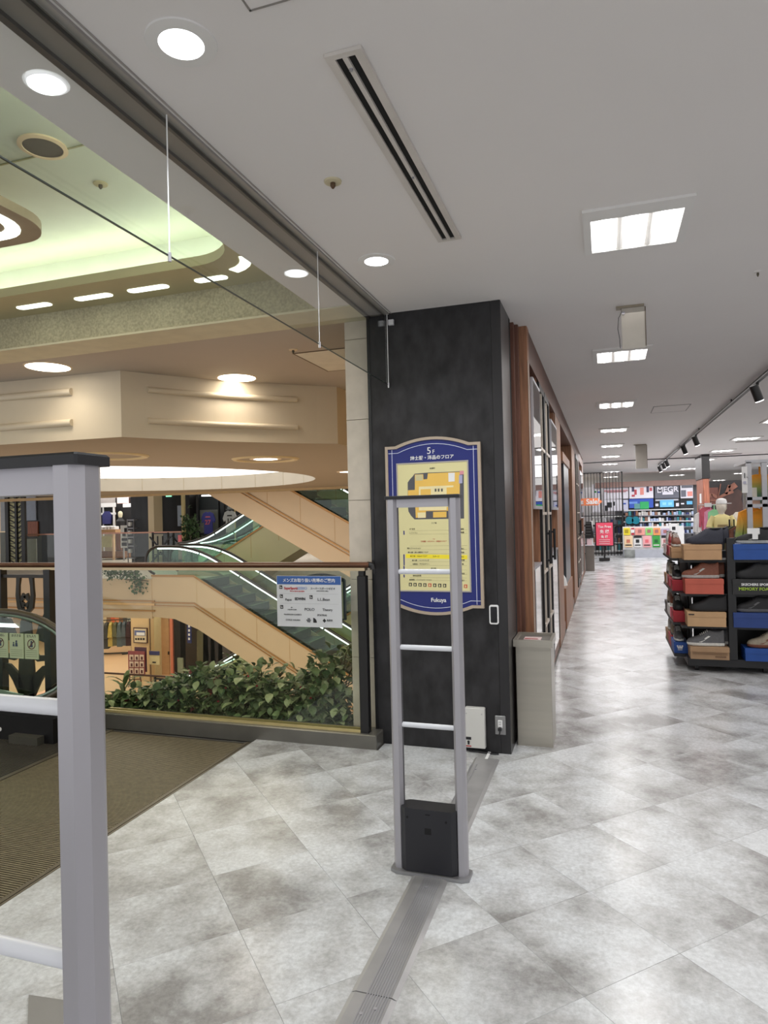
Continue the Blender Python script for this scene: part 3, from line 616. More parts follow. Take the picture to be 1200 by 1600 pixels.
# ------------------------------------------------------------------ security gates
def gate(label, x0, x1, y):
    g = thing('security_gate', label, 'security gate', ((x0+x1)/2, y, 0), 'anti-theft gates'); H = 1.575; w = .046
    for xc in (x0+w/2, x1-w/2):
        b = B(); o = [(xc-w/2, y-.012), (xc-w/4, y-.028), (xc+w/4, y-.028), (xc+w/2, y-.012), (xc+w/2, y+.012), (xc+w/4, y+.028), (xc-w/4, y+.028), (xc-w/2, y+.012)]
        b.prism(o, H-.015, 'XY', .014); po = obj('post', b, alu2, g)
        b = B(); s = -1 if xc > (x0+x1)/2 else 1; b.box(xc+s*w*.5-.0015, xc+s*w*.5+.0015, y-.007, y+.007, .03, H-.03); obj('groove', b, C('groove_grey', 90, 90, 94, metal=.5), po)
    b = B(); b.bbox(x0-.004, x1+.004, y-.031, y+.031, H-.001, H+.014, .003); obj('top_cap', b, blackp, g)
    b = B(); b.box(x0+w, x1-w, y-.016, y+.016, H-.036, H-.001); obj('top_rail', b, alu2, g)
    for z in (1.266, .944, .615):
        b = B(); b.tube([(x0+w-.004, y, z), (x1-w+.004, y, z)], .011, 12); obj('rung', b, C('white_rung', 226, 228, 234, rough=.3, var=.01), g, smooth=True)
    b = B(); b.prism([(x0+w-.006, y-.030), (x0+w+.014, y-.044), (x1-w-.014, y-.044), (x1-w+.006, y-.030), (x1-w+.006, y+.03), (x1-w-.014, y+.044), (x0+w+.014, y+.044), (x0+w-.006, y+.03)], .262, 'XY', .018); bx = obj('electronics_box', b, C('box_black', 32, 32, 38, rough=.45, var=.03), g)
    xm = (x0+x1)/2
    b = B(); b.box(xm-.014, xm+.014, y-.0445, y-.043, .178, .204); obj('square_recess', b, dark, bx)
    b = B(); b.tube([(x0+w+.024, y-.0455, .242), (x0+w+.024, y-.043, .242)], .005, 10); b.tube([(x1-w-.034, y-.0455, .238), (x1-w-.034, y-.043, .238)], .005, 10); b.box(xm-.01, xm+.01, y-.0452, y-.043, .258, .262); obj('screw_hole', b, dark, bx)
    b = B(); b.prism([(x0-.01, y-.035), (x0+.02, y-.052), (x1-.02, y-.052), (x1+.01, y-.035), (x1+.01, y+.035), (x1-.02, y+.052), (x0+.02, y+.052), (x0-.01, y+.035)], .014, 'XY', .001); obj('foot_plate', b, C('foot_grey', 150, 150, 152, metal=.5, rough=.4), g)
    return g
gate('aluminium security gate standing on the grey cable strip, with black electronics box', -.888, -.572, 2.75)
gate('large aluminium security gate close to the camera at the left edge', -.975, -.613, .69)

# cable strip on the floor
cs = thing('cable_strip', 'grey ribbed cable cover strip running along the floor to the pillar', 'cable cover', (-.72, 2.9, 0))
gm = C('strip_grey', 160, 160, 164, rough=.4, metal=.3, var=.12, scale=5); gm2 = C('strip_smooth', 166, 165, 166, rough=.35, metal=.3, var=.12, scale=6)
for (ya, yb) in ((1.0, 1.985), (1.99, 4.12)):
    b = B(); b.prism([(-.80, .0005), (-.785, .007), (-.665, .007), (-.648, .0005)], yb-ya, 'XZ', ya); obj('base', b, gm2, cs)
b = B()
for k in range(9): x = -.747+k*.0086; b.box(x, x+.0042, 1.0, 3.3, .0068, .0092)
for k in range(9): x = -.80+k*.0045; b.box(x, x+.002, 3.3, 4.0, .0015+k*.0006, .0035+k*.0006)
obj('rib', b, gm, cs, kind='stuff')
for (x, y) in ((-.757, 3.92), (-.70, 1.93), (-.735, 1.90), (-.72, 2.62)):
    b = B(); b.tube([(x, y, .006), (x, y, .0098)], .006, 12); obj('screw', b, alu2, cs)
b = B(); b.box(-.735, -.718, 4.10, 4.225, .0005, .008); obj('duct', b, paper, cs, label='white cable duct piece')

b = B(); p = [PZ(x, y, .004) for x, y in ((45, 1555), (160, 1572), (175, 1680), (40, 1680))]; b.prism([(q.x, q.y) for q in p], .005, 'XY', .0008)
obj('floor_plate', b, C('panel_grey', 138, 136, 134, rough=.5), label='plain grey plate lying on the tiles behind the nearest security gate', cat='plate')

# ================================================================== BALUSTRADE OF THE VOID
bl = thing('balustrade', 'glass balustrade with dark wooden handrail and grey kerb around the escalator void', 'railing', (-3, 4.15, 0))
kerb = C('kerb_grey', 112, 110, 104, rough=.28, metal=.4, var=.08)
b = B(); b.bbox(-3.60, -1.435, 4.10, 4.27, -.02, .092, .006); obj('kerb', b, kerb, bl)
b = B(); b.box(-3.60, -1.50, 4.135, 4.15, .092, .108); b.box(-3.60, -1.50, 4.185, 4.20, .092, .108); obj('glass_channel', b, C('brass_channel', 214, 196, 140, rough=.35, metal=.5), bl)
b = B(); b.box(-4.9, -1.435, 4.27, 4.30, -.9, .06); obj('slab_edge', b, cream, bl)
for x0, x1 in ((-4.04, -2.80), (-2.795, -1.56)):
    b = B(); b.box(x0, x1, 4.160, 4.170, .10, 1.165); obj('pane', b, glass('baluster_glass', (.93, .95, .91), .035, .8), bl)
b = B(); b.tube([(-4.95, 4.16, 1.19), (-1.475, 4.16, 1.19)], .03, 12, sq=(1, .62)); obj('handrail', b, wood('rail_brown', 96, 62, 46, 'X', .3), bl, smooth=True)
b = B(); b.box(-4.95, -1.50, 4.130, 4.19, 1.152, 1.172); obj('under_rail', b, C('rail_bronze2', 190, 172, 140, rough=.3, metal=.7), bl)
b = B(); b.tube([(-1.49, 4.16, 1.19), (-1.455, 4.16, 1.185), (-1.452, 4.16, 1.16)], .022, 10); obj('end_cap', b, black, bl, smooth=True)
b = B(); b.bbox(-1.556, -1.497, 4.13, 4.19, .092, 1.12, .005); obj('post', b, black, bl)
b = B(); b.box(-1.548, -1.510, 4.14, 4.18, 1.10, 1.155); obj('post_neck', b, black, bl)
# ornamental cast panel left of the glass
for x in (-4.115, -4.60):
    b = B(); b.box(x-.03, x+.03, 4.12, 4.18, -.02, 1.155); obj('post', b, black, bl)
b = B(); b.box(-4.60, -4.115, 4.135, 4.165, 1.09, 1.115); cx, cz = -4.352, .86
def dbl(path, wds, y0=4.14, th=.02):
    n = len(path); L_ = []; Rr = []
    for i, p in enumerate(path):
        t = (Vector(path[min(i+1, n-1)])-Vector(path[max(i-1, 0)])).normalized(); q = Vector((-t.y, t.x))*wds[i]/2
        L_.append(Vector(p)+q); Rr.append(Vector(p)-q)
    for i in range(n-1): b.prism([L_[i], L_[i+1], Rr[i+1], Rr[i]], th, 'XZ', y0)
for s in (-1, 1):
    dbl([(cx+s*.005, .80), (cx+s*.055, .86), (cx+s*.075, .95), (cx+s*.07, 1.03), (cx+s*.062, 1.10)], [.03, .05, .035, .03, .04])
    dbl([(cx+s*.14, .60), (cx+s*.17, .72), (cx+s*.21, .80), (cx+s*.245, .85)], [.10, .07, .05, .02])
    dbl([(cx+s*.01, .86), (cx+s*.04, .905), (cx+s*.005, .955)], [.05, .02, .05])
    dbl([(cx+s*.04, .16), (cx+s*.10, .3), (cx+s*.18, .38), (cx+s*.24, .40)], [.06, .09, .06, .03])
    dbl([(cx+s*.03, .52), (cx+s*.12, .46), (cx+s*.24, .47)], [.06, .05, .04])
dbl([(cx, .62), (cx, .74), (cx, .80)], [.12, .10, .03]); dbl([(cx, -.02), (cx, .3), (cx, .62)], [.14, .16, .12])
obj('ornamental_panel', b, C('iron_brown', 40, 34, 28, rough=.45), bl)

# hanging information sign on the glass
sg = thing('shop_list_sign', 'white shop list sign with blue header hung on the balustrade glass', 'sign', (-1.90, 4.14, .77), )
SX0, SX1, SZ0, SZ1 = -2.139, -1.666, .775, 1.118
b = B(); b.box(SX0, SX1, 4.128, 4.134, SZ0, SZ1); obj('board', b, C('sign_grey_white', 206, 208, 212, rough=.4, var=.01), sg)
b = B(); b.box(SX0+.003, SX1-.003, 4.1272, 4.128, SZ1-.058, SZ1-.002); obj('header', b, C('sign_blue', 52, 92, 160, rough=.4, var=.01), sg)
text('lettering', 'メンズお取り扱い売場のご案内', .0275, paper, sg, (-1.900, 4.1265, SZ1-.032), bold=.0004)
def st(s, cx, cy, size, m_=ink, bold=0, sx=1, al='CENTER'):   # cx,cy read in the enlarged photo of the sign
    u = (cx-(68+(cy-85)*.017))/770.; v = (cy-85)/(592+ (cx-70)*.03)
    text('lettering', s, size, m_, sg, (SX0+u*(SX1-SX0), 4.1265, SZ1-v*(SZ1-SZ0)), bold=bold, sx=sx, align=al)
red = C('logo_red', 190, 40, 50); bl2 = C('logo_lilac', 150, 165, 205)
st('SuperSports', 245, 232, .024, red, .0006, .85); st('XEBIO', 378, 232, .026, bl2, .0004, 1.05); st('We are Sports Specialists', 320, 266, .0105, red, .0002)
st('スーパースポーツゼビオ', 625, 236, .0165); st('SUPER SPORTS XEBIO', 622, 264, .009)
st('Papas', 215, 366, .022); st('EDWIN', 355, 358, .025, ink, .0008, .95); st('L.L.Bean', 636, 364, .0265)
st('ck', 252, 457, .012); st('CALVIN KLEIN', 258, 484, .0105); st('POLO', 468, 482, .026, sx=1.1); st('Theory', 680, 486, .0245)
st('McGREGOR CLASSICS', 265, 542, .0135); st('∂TATRAS', 615, 550, .0165, ink, .0002); st('COLE HAAN', 268, 606, .0165, sx=1.15)
st('THE\nNORTH\nFACE', 458, 608, .0095, ink, .0004); st('馬里奈', 705, 612, .0145)
for cx, cy in ((118, 218), (123, 325), (124, 450), (482, 330)):
    u = (cx-68)/770.; v = (cy-85)/592.; x = SX0+u*(SX1-SX0); z = SZ1-v*(SZ1-SZ0); b = B(); b.box(x-.0115, x+.0115, 4.1270, 4.1280, z-.012, z+.012); obj('icon', b, ink, sg)
    b = B(); b.box(x-.006, x-.003, 4.1266, 4.127, z-.007, z+.007); b.box(x+.001, x+.006, 4.1266, 4.127, z-.006, z+.001); obj('icon_mark', b, paper, sg)
for cy in (296, 412):
    z = SZ1-(cy-85)/600.*(SZ1-SZ0); b = B(); b.box(SX0+.02, SX1-.02, 4.1274, 4.128, z-.0007, z+.0007); obj('rule_line', b, C('rule_grey', 176, 178, 182), sg)
b = B(); x, z = SX0+(512-68)/770.*.473, SZ1-(608-85)/605.*.343
b.prism([(x-.006, z-.016), (x-.006, z+.016)]+[(x-.006+.026*math.sin(math.radians(a)), z-.016+.032*math.cos(math.radians(a))) for a in range(15, 91, 15)], .0006, 'XZ', 4.1270); obj('logo_dome', b, ink, sg)
b = B(); x, z = SX0+(634-68)/770.*.473, SZ1-(610-85)/605.*.343; b.prism([(x-.013, z), (x, z+.014), (x+.013, z), (x, z-.014)], .0006, 'XZ', 4.127); obj('logo_diamond', b, ink, sg)
# back of an arched board behind it
ab = thing('arched_board', 'dark arched notice board partly hidden behind the shop list sign', 'notice board', (-1.85, 4.20, .82))
p0 = PY(470, 900, 4.21); p1 = PY(540, 912, 4.21)
b = B(); b.prism([(p0.x-.01, .82), (p0.x-.01, 1.085)]+[(p0.x+(p1.x-p0.x)*k/8, 1.095+.035*(1-((k-4)/4)**2)) for k in range(9)]+[(p1.x+.01, 1.085), (p1.x+.01, .82)], .02, 'XZ', 4.172); obj('frame', b, C('board_navy', 46, 58, 66), ab)
b = B(); b.box(p0.x+.005, p1.x-.005, 4.1705, 4.172, .83, 1.075); obj('sheet', b, C('sheet_cream', 190, 190, 160), ab)
for k in range(3):
    x = p0.x+.012+k*(p1.x-p0.x-.02)/3; b = B(); b.box(x, x+.085, 4.1700, 4.1705, 1.045, 1.07); obj('notice', b, ink, ab)

# ------------------------------------------------------------------ near escalator newel
ne = thing('escalator', 'end of a descending escalator with green tinted glass side at the far left', 'escalator', (-4.3, 3.72, 0))
def oval(x1, z0, z1, x_far=-6.5, n=14):
    r = (z1-z0)/2; zc = (z0+z1)/2; ex = .62
    return [(x_far, z1)]+[(x1-ex+ex*math.sin(math.radians(a)), zc+r*math.cos(math.radians(a))) for a in range(0, 181, 180//n)]+[(x_far, z0)]
hr = oval(-3.50, .22, .885)
b = B(); b.tube([(x, 3.75, z) for x, z in hr], .022, 10); obj('handrail', b, C('rubber_olive', 74, 66, 50, rough=.35), ne, smooth=True)
b = B(); b.tube([(x+(.0 if x < -4 else -.03), 3.75, .55+(z-.55)*.93) for x, z in hr], .014, 8); obj('guide_rail', b, C('guide_green', 128, 146, 132, rough=.3, metal=.6), ne, smooth=True)
pts = oval(-3.56, .27, .845, -6.5); b = B(); b.prism(pts, .008, 'XZ', 3.746); obj('glass_panel', b, glass('newel_glass', (.86, .94, .88), .06), ne)
b = B(); b.box(-6.5, -3.62, 3.72, 3.80, -.02, .20); b.prism([(-6.5, .2), (-4.0, .2), (-3.75, .26), (-3.60, .30), (-3.60, .2)], .07, 'XZ', 3.72); obj('skirt', b, blackp, ne)
b = B(); b.prism([(-6.5, .335), (-4.15, .335), (-3.92, .31), (-4.05, .245), (-4.3, .235), (-6.5, .235)], .012, 'XZ', 3.700); obj('deck_cover', b, C('deck_green', 142, 168, 144, rough=.2, metal=.5), ne)
b = B(); b.box(-6.5, -3.62, 3.66, 3.72, .0, .17); obj('base', b, C('base_black', 24, 24, 26, rough=.3), ne)
b = B(); b.box(-3.95, -3.70, 3.60, 3.66, .0, .055); obj('comb_sensor_box', b, C('box_olive', 70, 68, 60, rough=.4), ne)
b = B(); b.box(-4.28, -4.13, 3.656, 3.66, .055, .085); b.tube([(-4.09, 3.66, .068), (-4.09, 3.656, .068)], .014, 12); obj('label_sticker', b, paper, ne, label='white label sticker')
b = B(); b.box(-4.55, -4.2, 3.735, 3.745, .775, .80); b.prism([(-4.25, .775), (-3.99, .775), (-4.03, .80), (-4.25, .80)], .01, 'XZ', 3.735); obj('light_strip', b, strip_cyan, ne)
for i, (x0, x1, t1) in enumerate(((-4.232, -4.092, '乗り出し\n注意'), (-4.076, -3.948, 'お子さま\nご注意'), (-3.936, -3.815, '立ち入り\n禁止'))):
    c = thing('notice_card', ['pale green warning card on the escalator glass cut by the left picture edge', 'middle warning card on the escalator glass with two figures', 'right warning card on the escalator glass with a crossed out figure'][i], 'notice', ((x0+x1)/2, 3.74, .555), 'warning cards on the escalator glass')
    b = B(); b.box(x0, x1, 3.738, 3.744, .555, .732); obj('card', b, C('card_green', 176, 190, 152, rough=.5, var=.01), c)
    text('lettering', t1.split('\n')[0], .022, ink, c, ((x0+x1)/2, 3.7375, .716))
    xm = (x0+x1)/2
    if i != 1:
        b = B(); ring = [(xm+.036*math.cos(a*PI/12), .66+.036*math.sin(a*PI/12)) for a in range(24)]; ring2 = [(xm+.030*math.cos(a*PI/12), .66+.030*math.sin(a*PI/12)) for a in range(24)]
        ring_prism(b, ring, ring2, .001, 3.7365); b.prism([(xm-.026, .64), (xm-.021, .634), (xm+.026, .68), (xm+.021, .686)], .001, 'XZ', 3.7365); obj('prohibition_ring', b, C('ring_brown', 90, 60, 50), c)
    b = B(); b.tube([(xm, 3.738, .676), (xm, 3.7365, .676)], .008, 10); b.prism([(xm-.012, .64), (xm+.012, .64), (xm+.008, .668), (xm-.008, .668)], .001, 'XZ', 3.7368)
    if i == 1: b.tube([(xm-.026, 3.738, .665), (xm-.026, 3.7365, .665)], .006, 10); b.prism([(xm-.035, .64), (xm-.017, .64), (xm-.02, .658), (xm-.032, .658)], .001, 'XZ', 3.7368)
    obj('figure', b, C('figure_blue', 50, 66, 84), c)
    b = B(); [b.box(x0+.012, x1-.012, 3.7372, 3.738, z, z+.002) for z in (.614, .600, .586, .572)]; obj('small_print', b, C('print_green', 96, 104, 84), c)

# ------------------------------------------------------------------ planter shrubs
def leaf_mesh(name, L, W, m_):
    b = B(); vs = []; rows = [(0, 0, 0), (.25, .8, .06), (.55, 1, .10), (.82, .6, .06), (1, 0, -.05)]
    for t, wq, h in rows: vs += [(-W*wq/2, t*L, h*L+.12*W*wq), (0, t*L, h*L), (W*wq/2, t*L, h*L+.12*W*wq)]
    fs = []
    for i in range(4):
        a = i*3; fs += [(a, a+1, a+4, a+3), (a+1, a+2, a+5, a+4)]
    b.add(vs, fs); me = bpy.data.meshes.new(name); me.from_pydata(b.v, [], b.f); me.materials.append(m_); return me, b
lg_ = [C('leaf_dark', 74, 98, 64, rough=.45, var=.2, scale=20), C('leaf_mid', 118, 138, 94, rough=.45, var=.2, scale=20), C('leaf_pale', 172, 182, 140, rough=.45, var=.2, scale=20), C('leaf_red', 120, 50, 56, rough=.5, var=.2)]
LM = [leaf_mesh('leaf', .078, .052, m_)[0] for m_ in lg_]
_, LB = leaf_mesh('leaf', .078, .052, lg_[0])
def leafM(p, tilt, az, s): return Matrix.Translation(p) @ Matrix.Rotation(az, 4, 'Z') @ Matrix.Rotation(tilt, 4, 'X') @ Matrix.Scale(s, 4)
specs = [(-3.62, .34, .16, .30, 'small dark spreading shrub at the left end of the planter'), (-3.25, .36, .27, .42, 'low leafy shrub left of centre with red berries behind the glass'),
         (-2.90, .38, .42, .50, 'bushy green shrub at the middle of the planter, tallest of its left half'), (-2.55, .36, .40, .46, 'variegated leafy shrub below the sloping cream escalator side'),
         (-2.22, .34, .36, .42, 'pale green shrub under the white shop list sign'), (-1.93, .23, .56, .44, 'tallest pale shrub at the right end, beside the black post')]
for (x, rx, h, dn, lb) in specs:
    pl = thing('shrub', lb, 'plant', (x, 4.62, -.05), 'shrubs in the planter behind the balustrade')
    b = B()
    for k in range(7):
        a = R.uniform(0, 2*PI); e = (x+R.uniform(.4, .9)*rx*math.cos(a), 4.62+.22*math.sin(a)*R.random(), h*R.uniform(.55, .9)); b.tube([(x+.02*math.cos(a), 4.62, -.10), ((x+e[0])/2, (4.62+e[1])/2, e[2]*.6), e], [.008, .006, .003], 5)
    obj('stem', b, C('stem_green', 74, 66, 40), pl)
    def pos(front=False):
        while True:
            px, pz, py = R.uniform(-1, 1), R.random(), R.uniform(-1, 1)
            if px*px*.8+pz*pz*.9+py*py*.2 < 1: break
        if front: py = -abs(py)*.5-.45
        hh = h*(1-.25*abs(px)**2)
        return Vector((x+px*rx, 4.62+py*.30, -.02+pz*hh))
    for k in range(44):
        p = pos(True); mi = R.choices((0, 1, 2, 3), (3, 4, 3 if x > -3 else 1.5, .9 if x < -2.3 else .15))[0]
        o = bpy.data.objects.new('leaf', LM[mi]); COL.objects.link(o); o.parent = pl
        o.matrix_local = Matrix.Translation(-OFF[pl.name]) @ leafM(p, R.uniform(-.9, .9), R.uniform(PI*.6, PI*1.4)+R.choice((0, 0, .8, -.8)), R.uniform(.95, 1.35))
    for mi in (0, 1, 2):
        b = B()
        for k in range(int(dn*(420, 560, 300)[mi])):
            M_ = leafM(pos(k % 2 == 0), R.uniform(-1.1, 1.1), R.uniform(0, 2*PI), R.uniform(.75, 1.25)); b.add([M_ @ Vector(v) for v in LB.v], LB.f)
        me = bpy.data.meshes.new('foliage'); me.from_pydata([Vector(v)-OFF[pl.name] for v in b.v], [], b.f)
        obj('foliage', me, lg_[mi], pl, kind='stuff')
    if x < -2.2:
        b = B()
        for k in range(16):
            p = pos(True); b.tube([p-Vector((0, 0, .008)), p, p+Vector((0, 0, .008))], [.002, .010, .002], 6)
        obj('berries', b, C('berry_red', 190, 46, 74, rough=.4), pl, kind='stuff')
b = B(); b.box(-4.05, -1.70, 4.31, 4.98, -.35, -.06); ptb = obj('planter', b, C('planter_cream', 190, 170, 130), label='cream planter trough holding the shrubs behind the glass', cat='planter')
b = B()
for k in range(3500):
    p = Vector((R.uniform(-4.0, -1.73), R.uniform(4.34, 4.95), R.uniform(-.055, -.03))); s = .012; b.add([p, p+Vector((s, 0, .004)), p+Vector((0, s, .006))], [(0, 1, 2)])
obj('soil', b, C('soil_brown', 60, 50, 34), ptb, kind='stuff')
# long leaves of a young plant at the planter's left end
yp = thing('young_plant', 'sparse plant with long pointed leaves at the far left of the planter', 'plant', (-3.72, 4.5, -.06))
b = B(); b.tube([(-3.72, 4.5, -.1), (-3.71, 4.5, .1), (-3.73, 4.5, .24)], [.008, .006, .004], 6); obj('stem', b, C('stem_green', 1, 1, 1), yp)
lm2 = leaf_mesh('leaf', .17, .045, lg_[1])[0]
for k in range(11):
    o = bpy.data.objects.new('leaf', lm2); COL.objects.link(o); o.parent = yp; o.matrix_local = Matrix.Translation(-OFF[yp.name]) @ leafM(Vector((-3.72, 4.5, .06+k*.017)), R.uniform(.1, .9), k*2.4, R.uniform(.8, 1.1))

# ================================================================== OCTAGONAL DROP AND SOFFIT
ZS = 2.263
vm_ = lambda x, y: PZ(x, y, 2.85)
v0 = Vector((-5.60, 5.00)); v1 = Vector(PZ(188, 579, 2.85)[:2]); v2 = Vector(PZ(526, 604, 2.85)[:2]); v3 = Vector((v2.x+.02, v2.y+2.2))
v0 = v1+Vector((-3.0, -.12))
N = (v2-v1).normalized(); Nn = Vector((-N.y, N.x))   # pushes the long face inwards
curve = [v1+(v2-v1)*k/10+Nn*(.10*4*(k/10)*(1-k/10)) for k in range(11)]
outline = [v0]+curve+[v3]
b = B(); n = len(outline)
ob = [p*1.0 for p in outline]
vs = [(p.x, p.y, 2.85) for p in outline]+[(p.x, p.y, ZS) for p in ob]
b.add(vs, [(i, i+1, n+i+1, n+i) for i in range(n-1)])
drum = struct('trim_6', b, C('drum_cream', 214, 200, 176, rough=.6, var=.01))
def moulding(p, q, za, zb, out):    # half-round bar along a face between plan points p,q
    b = B(); d = (q-p).normalized(); nn = Vector((d.y, -d.x))*out
    for (z, r) in ((za, .030),):
        pts = [(p.x+(q.x-p.x)*k/8+nn.x*.02, p.y+(q.y-p.y)*k/8+nn.y*.02, z) for k in range(9)]; b.tube(pts, r, 10)
    return b
mc = C('moulding_cream', 214, 200, 176, rough=.45, var=.01)
def facepts(a, c): # fractions along the curved face
    f = lambda t: curve[int(t*10)]+(curve[min(10, int(t*10)+1)]-curve[int(t*10)])*(t*10-int(t*10)); return [f(a+(c-a)*k/10) for k in range(11)]
for z in (2.70, 2.42):
    pts = facepts(.11, .80); b = B(); b.tube([(p.x-Nn.x*.012, p.y-Nn.y*.012, z) for p in pts], .027, 10); obj('moulding', b, mc, drum, smooth=True)
    p_, q_ = v0+(v1-v0)*.02, v0+(v1-v0)*.83; b = B(); b.tube([(p_.x, p_.y-.012, z), (q_.x, q_.y-.012, z)], .032, 10); obj('moulding', b, mc, drum, smooth=True)
    b = B(); b.tube([(v2.x+.012+.01, v2.y+.35, z), (v3.x+.012, v3.y-.2, z)], .032, 10); obj('moulding', b, mc, drum, smooth=True)
# soffit with circular opening
hc = Vector((-8.60, 10.2)); HR = 3.72; nh = 72
far = [(v3.x, v3.y), (v3.x, 15.0), (-13.0, 15.0), (-16.5, 12.0), (-16.5, v0.y), (v0.x, v0.y)]
poly = [(p.x, p.y) for p in curve]+far[0:]
bm = bmesh.new()
ov = [bm.verts.new((x, y, ZS)) for x, y in poly]; oe = [bm.edges.new((ov[i], ov[(i+1) % len(ov)])) for i in range(len(ov))]
hv = [bm.verts.new((hc.x+HR*math.cos(2*PI*k/nh), hc.y+HR*math.sin(2*PI*k/nh), ZS)) for k in range(nh)]; he = [bm.edges.new((hv[i], hv[(i+1) % nh])) for i in range(nh)]
bmesh.ops.triangle_fill(bm, use_beauty=True, use_dissolve=False, edges=oe+he)
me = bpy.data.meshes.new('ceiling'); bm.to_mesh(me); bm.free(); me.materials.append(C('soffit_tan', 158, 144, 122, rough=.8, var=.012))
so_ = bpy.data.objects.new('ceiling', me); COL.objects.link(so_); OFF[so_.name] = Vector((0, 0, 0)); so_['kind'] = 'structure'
b = B(); b.lathe([(HR, 0), (HR-.0, .30), (HR+.25, .30)], (hc.x, hc.y, ZS), nh); obj('ring_wall', b, C('ring_grey', 172, 166, 152, rough=.6, var=.03, scale=3), so_, smooth=True)
for k in range(24):
    a = 2*PI*k/24; b = B(); b.box(-.006, .006, HR-.004, HR+.004, 0, .30, M=Matrix.Translation((hc.x, hc.y, ZS)) @ Matrix.Rotation(a, 4, 'Z')); obj('ring_joint', b, C('joint_taupe', 160, 150, 128), so_)
b = B(); b.disc(HR+.2, (hc.x, hc.y, ZS+.302), nh); lum = obj('luminous_ceiling', b, emis('luminous', (1, .99, .95), 1.5), label='large round luminous ceiling panel inside the circular opening', cat='ceiling light')
for k in range(11):
    b = B(); y = hc.y-3.4+k*.68; h_ = math.sqrt(max(.01, HR*HR-(y-hc.y)**2)); b.box(hc.x-h_, hc.x+h_, y, y+.02, ZS+.298, ZS+.301); obj('panel_joint', b, C('joint_white', 214, 210, 200), lum)
b = B()
for c_ in (PZ(172, 712, ZS), PZ(415, 717, ZS)):
    b.lathe([(.42, -.001), (.40, -.018), (.36, -.018), (.34, -.001)], c_, 40)
obj('ring_moulding', b, C('soffit_gold', 206, 186, 140, rough=.5), so_, smooth=True)
# closure above the soffit on the far side
b = B(); b.box(-22, -2.9, 15.0, 15.05, ZS-.06, ZS+.02); struct('trim_7', b, C('soffit_edge', 170, 146, 104))

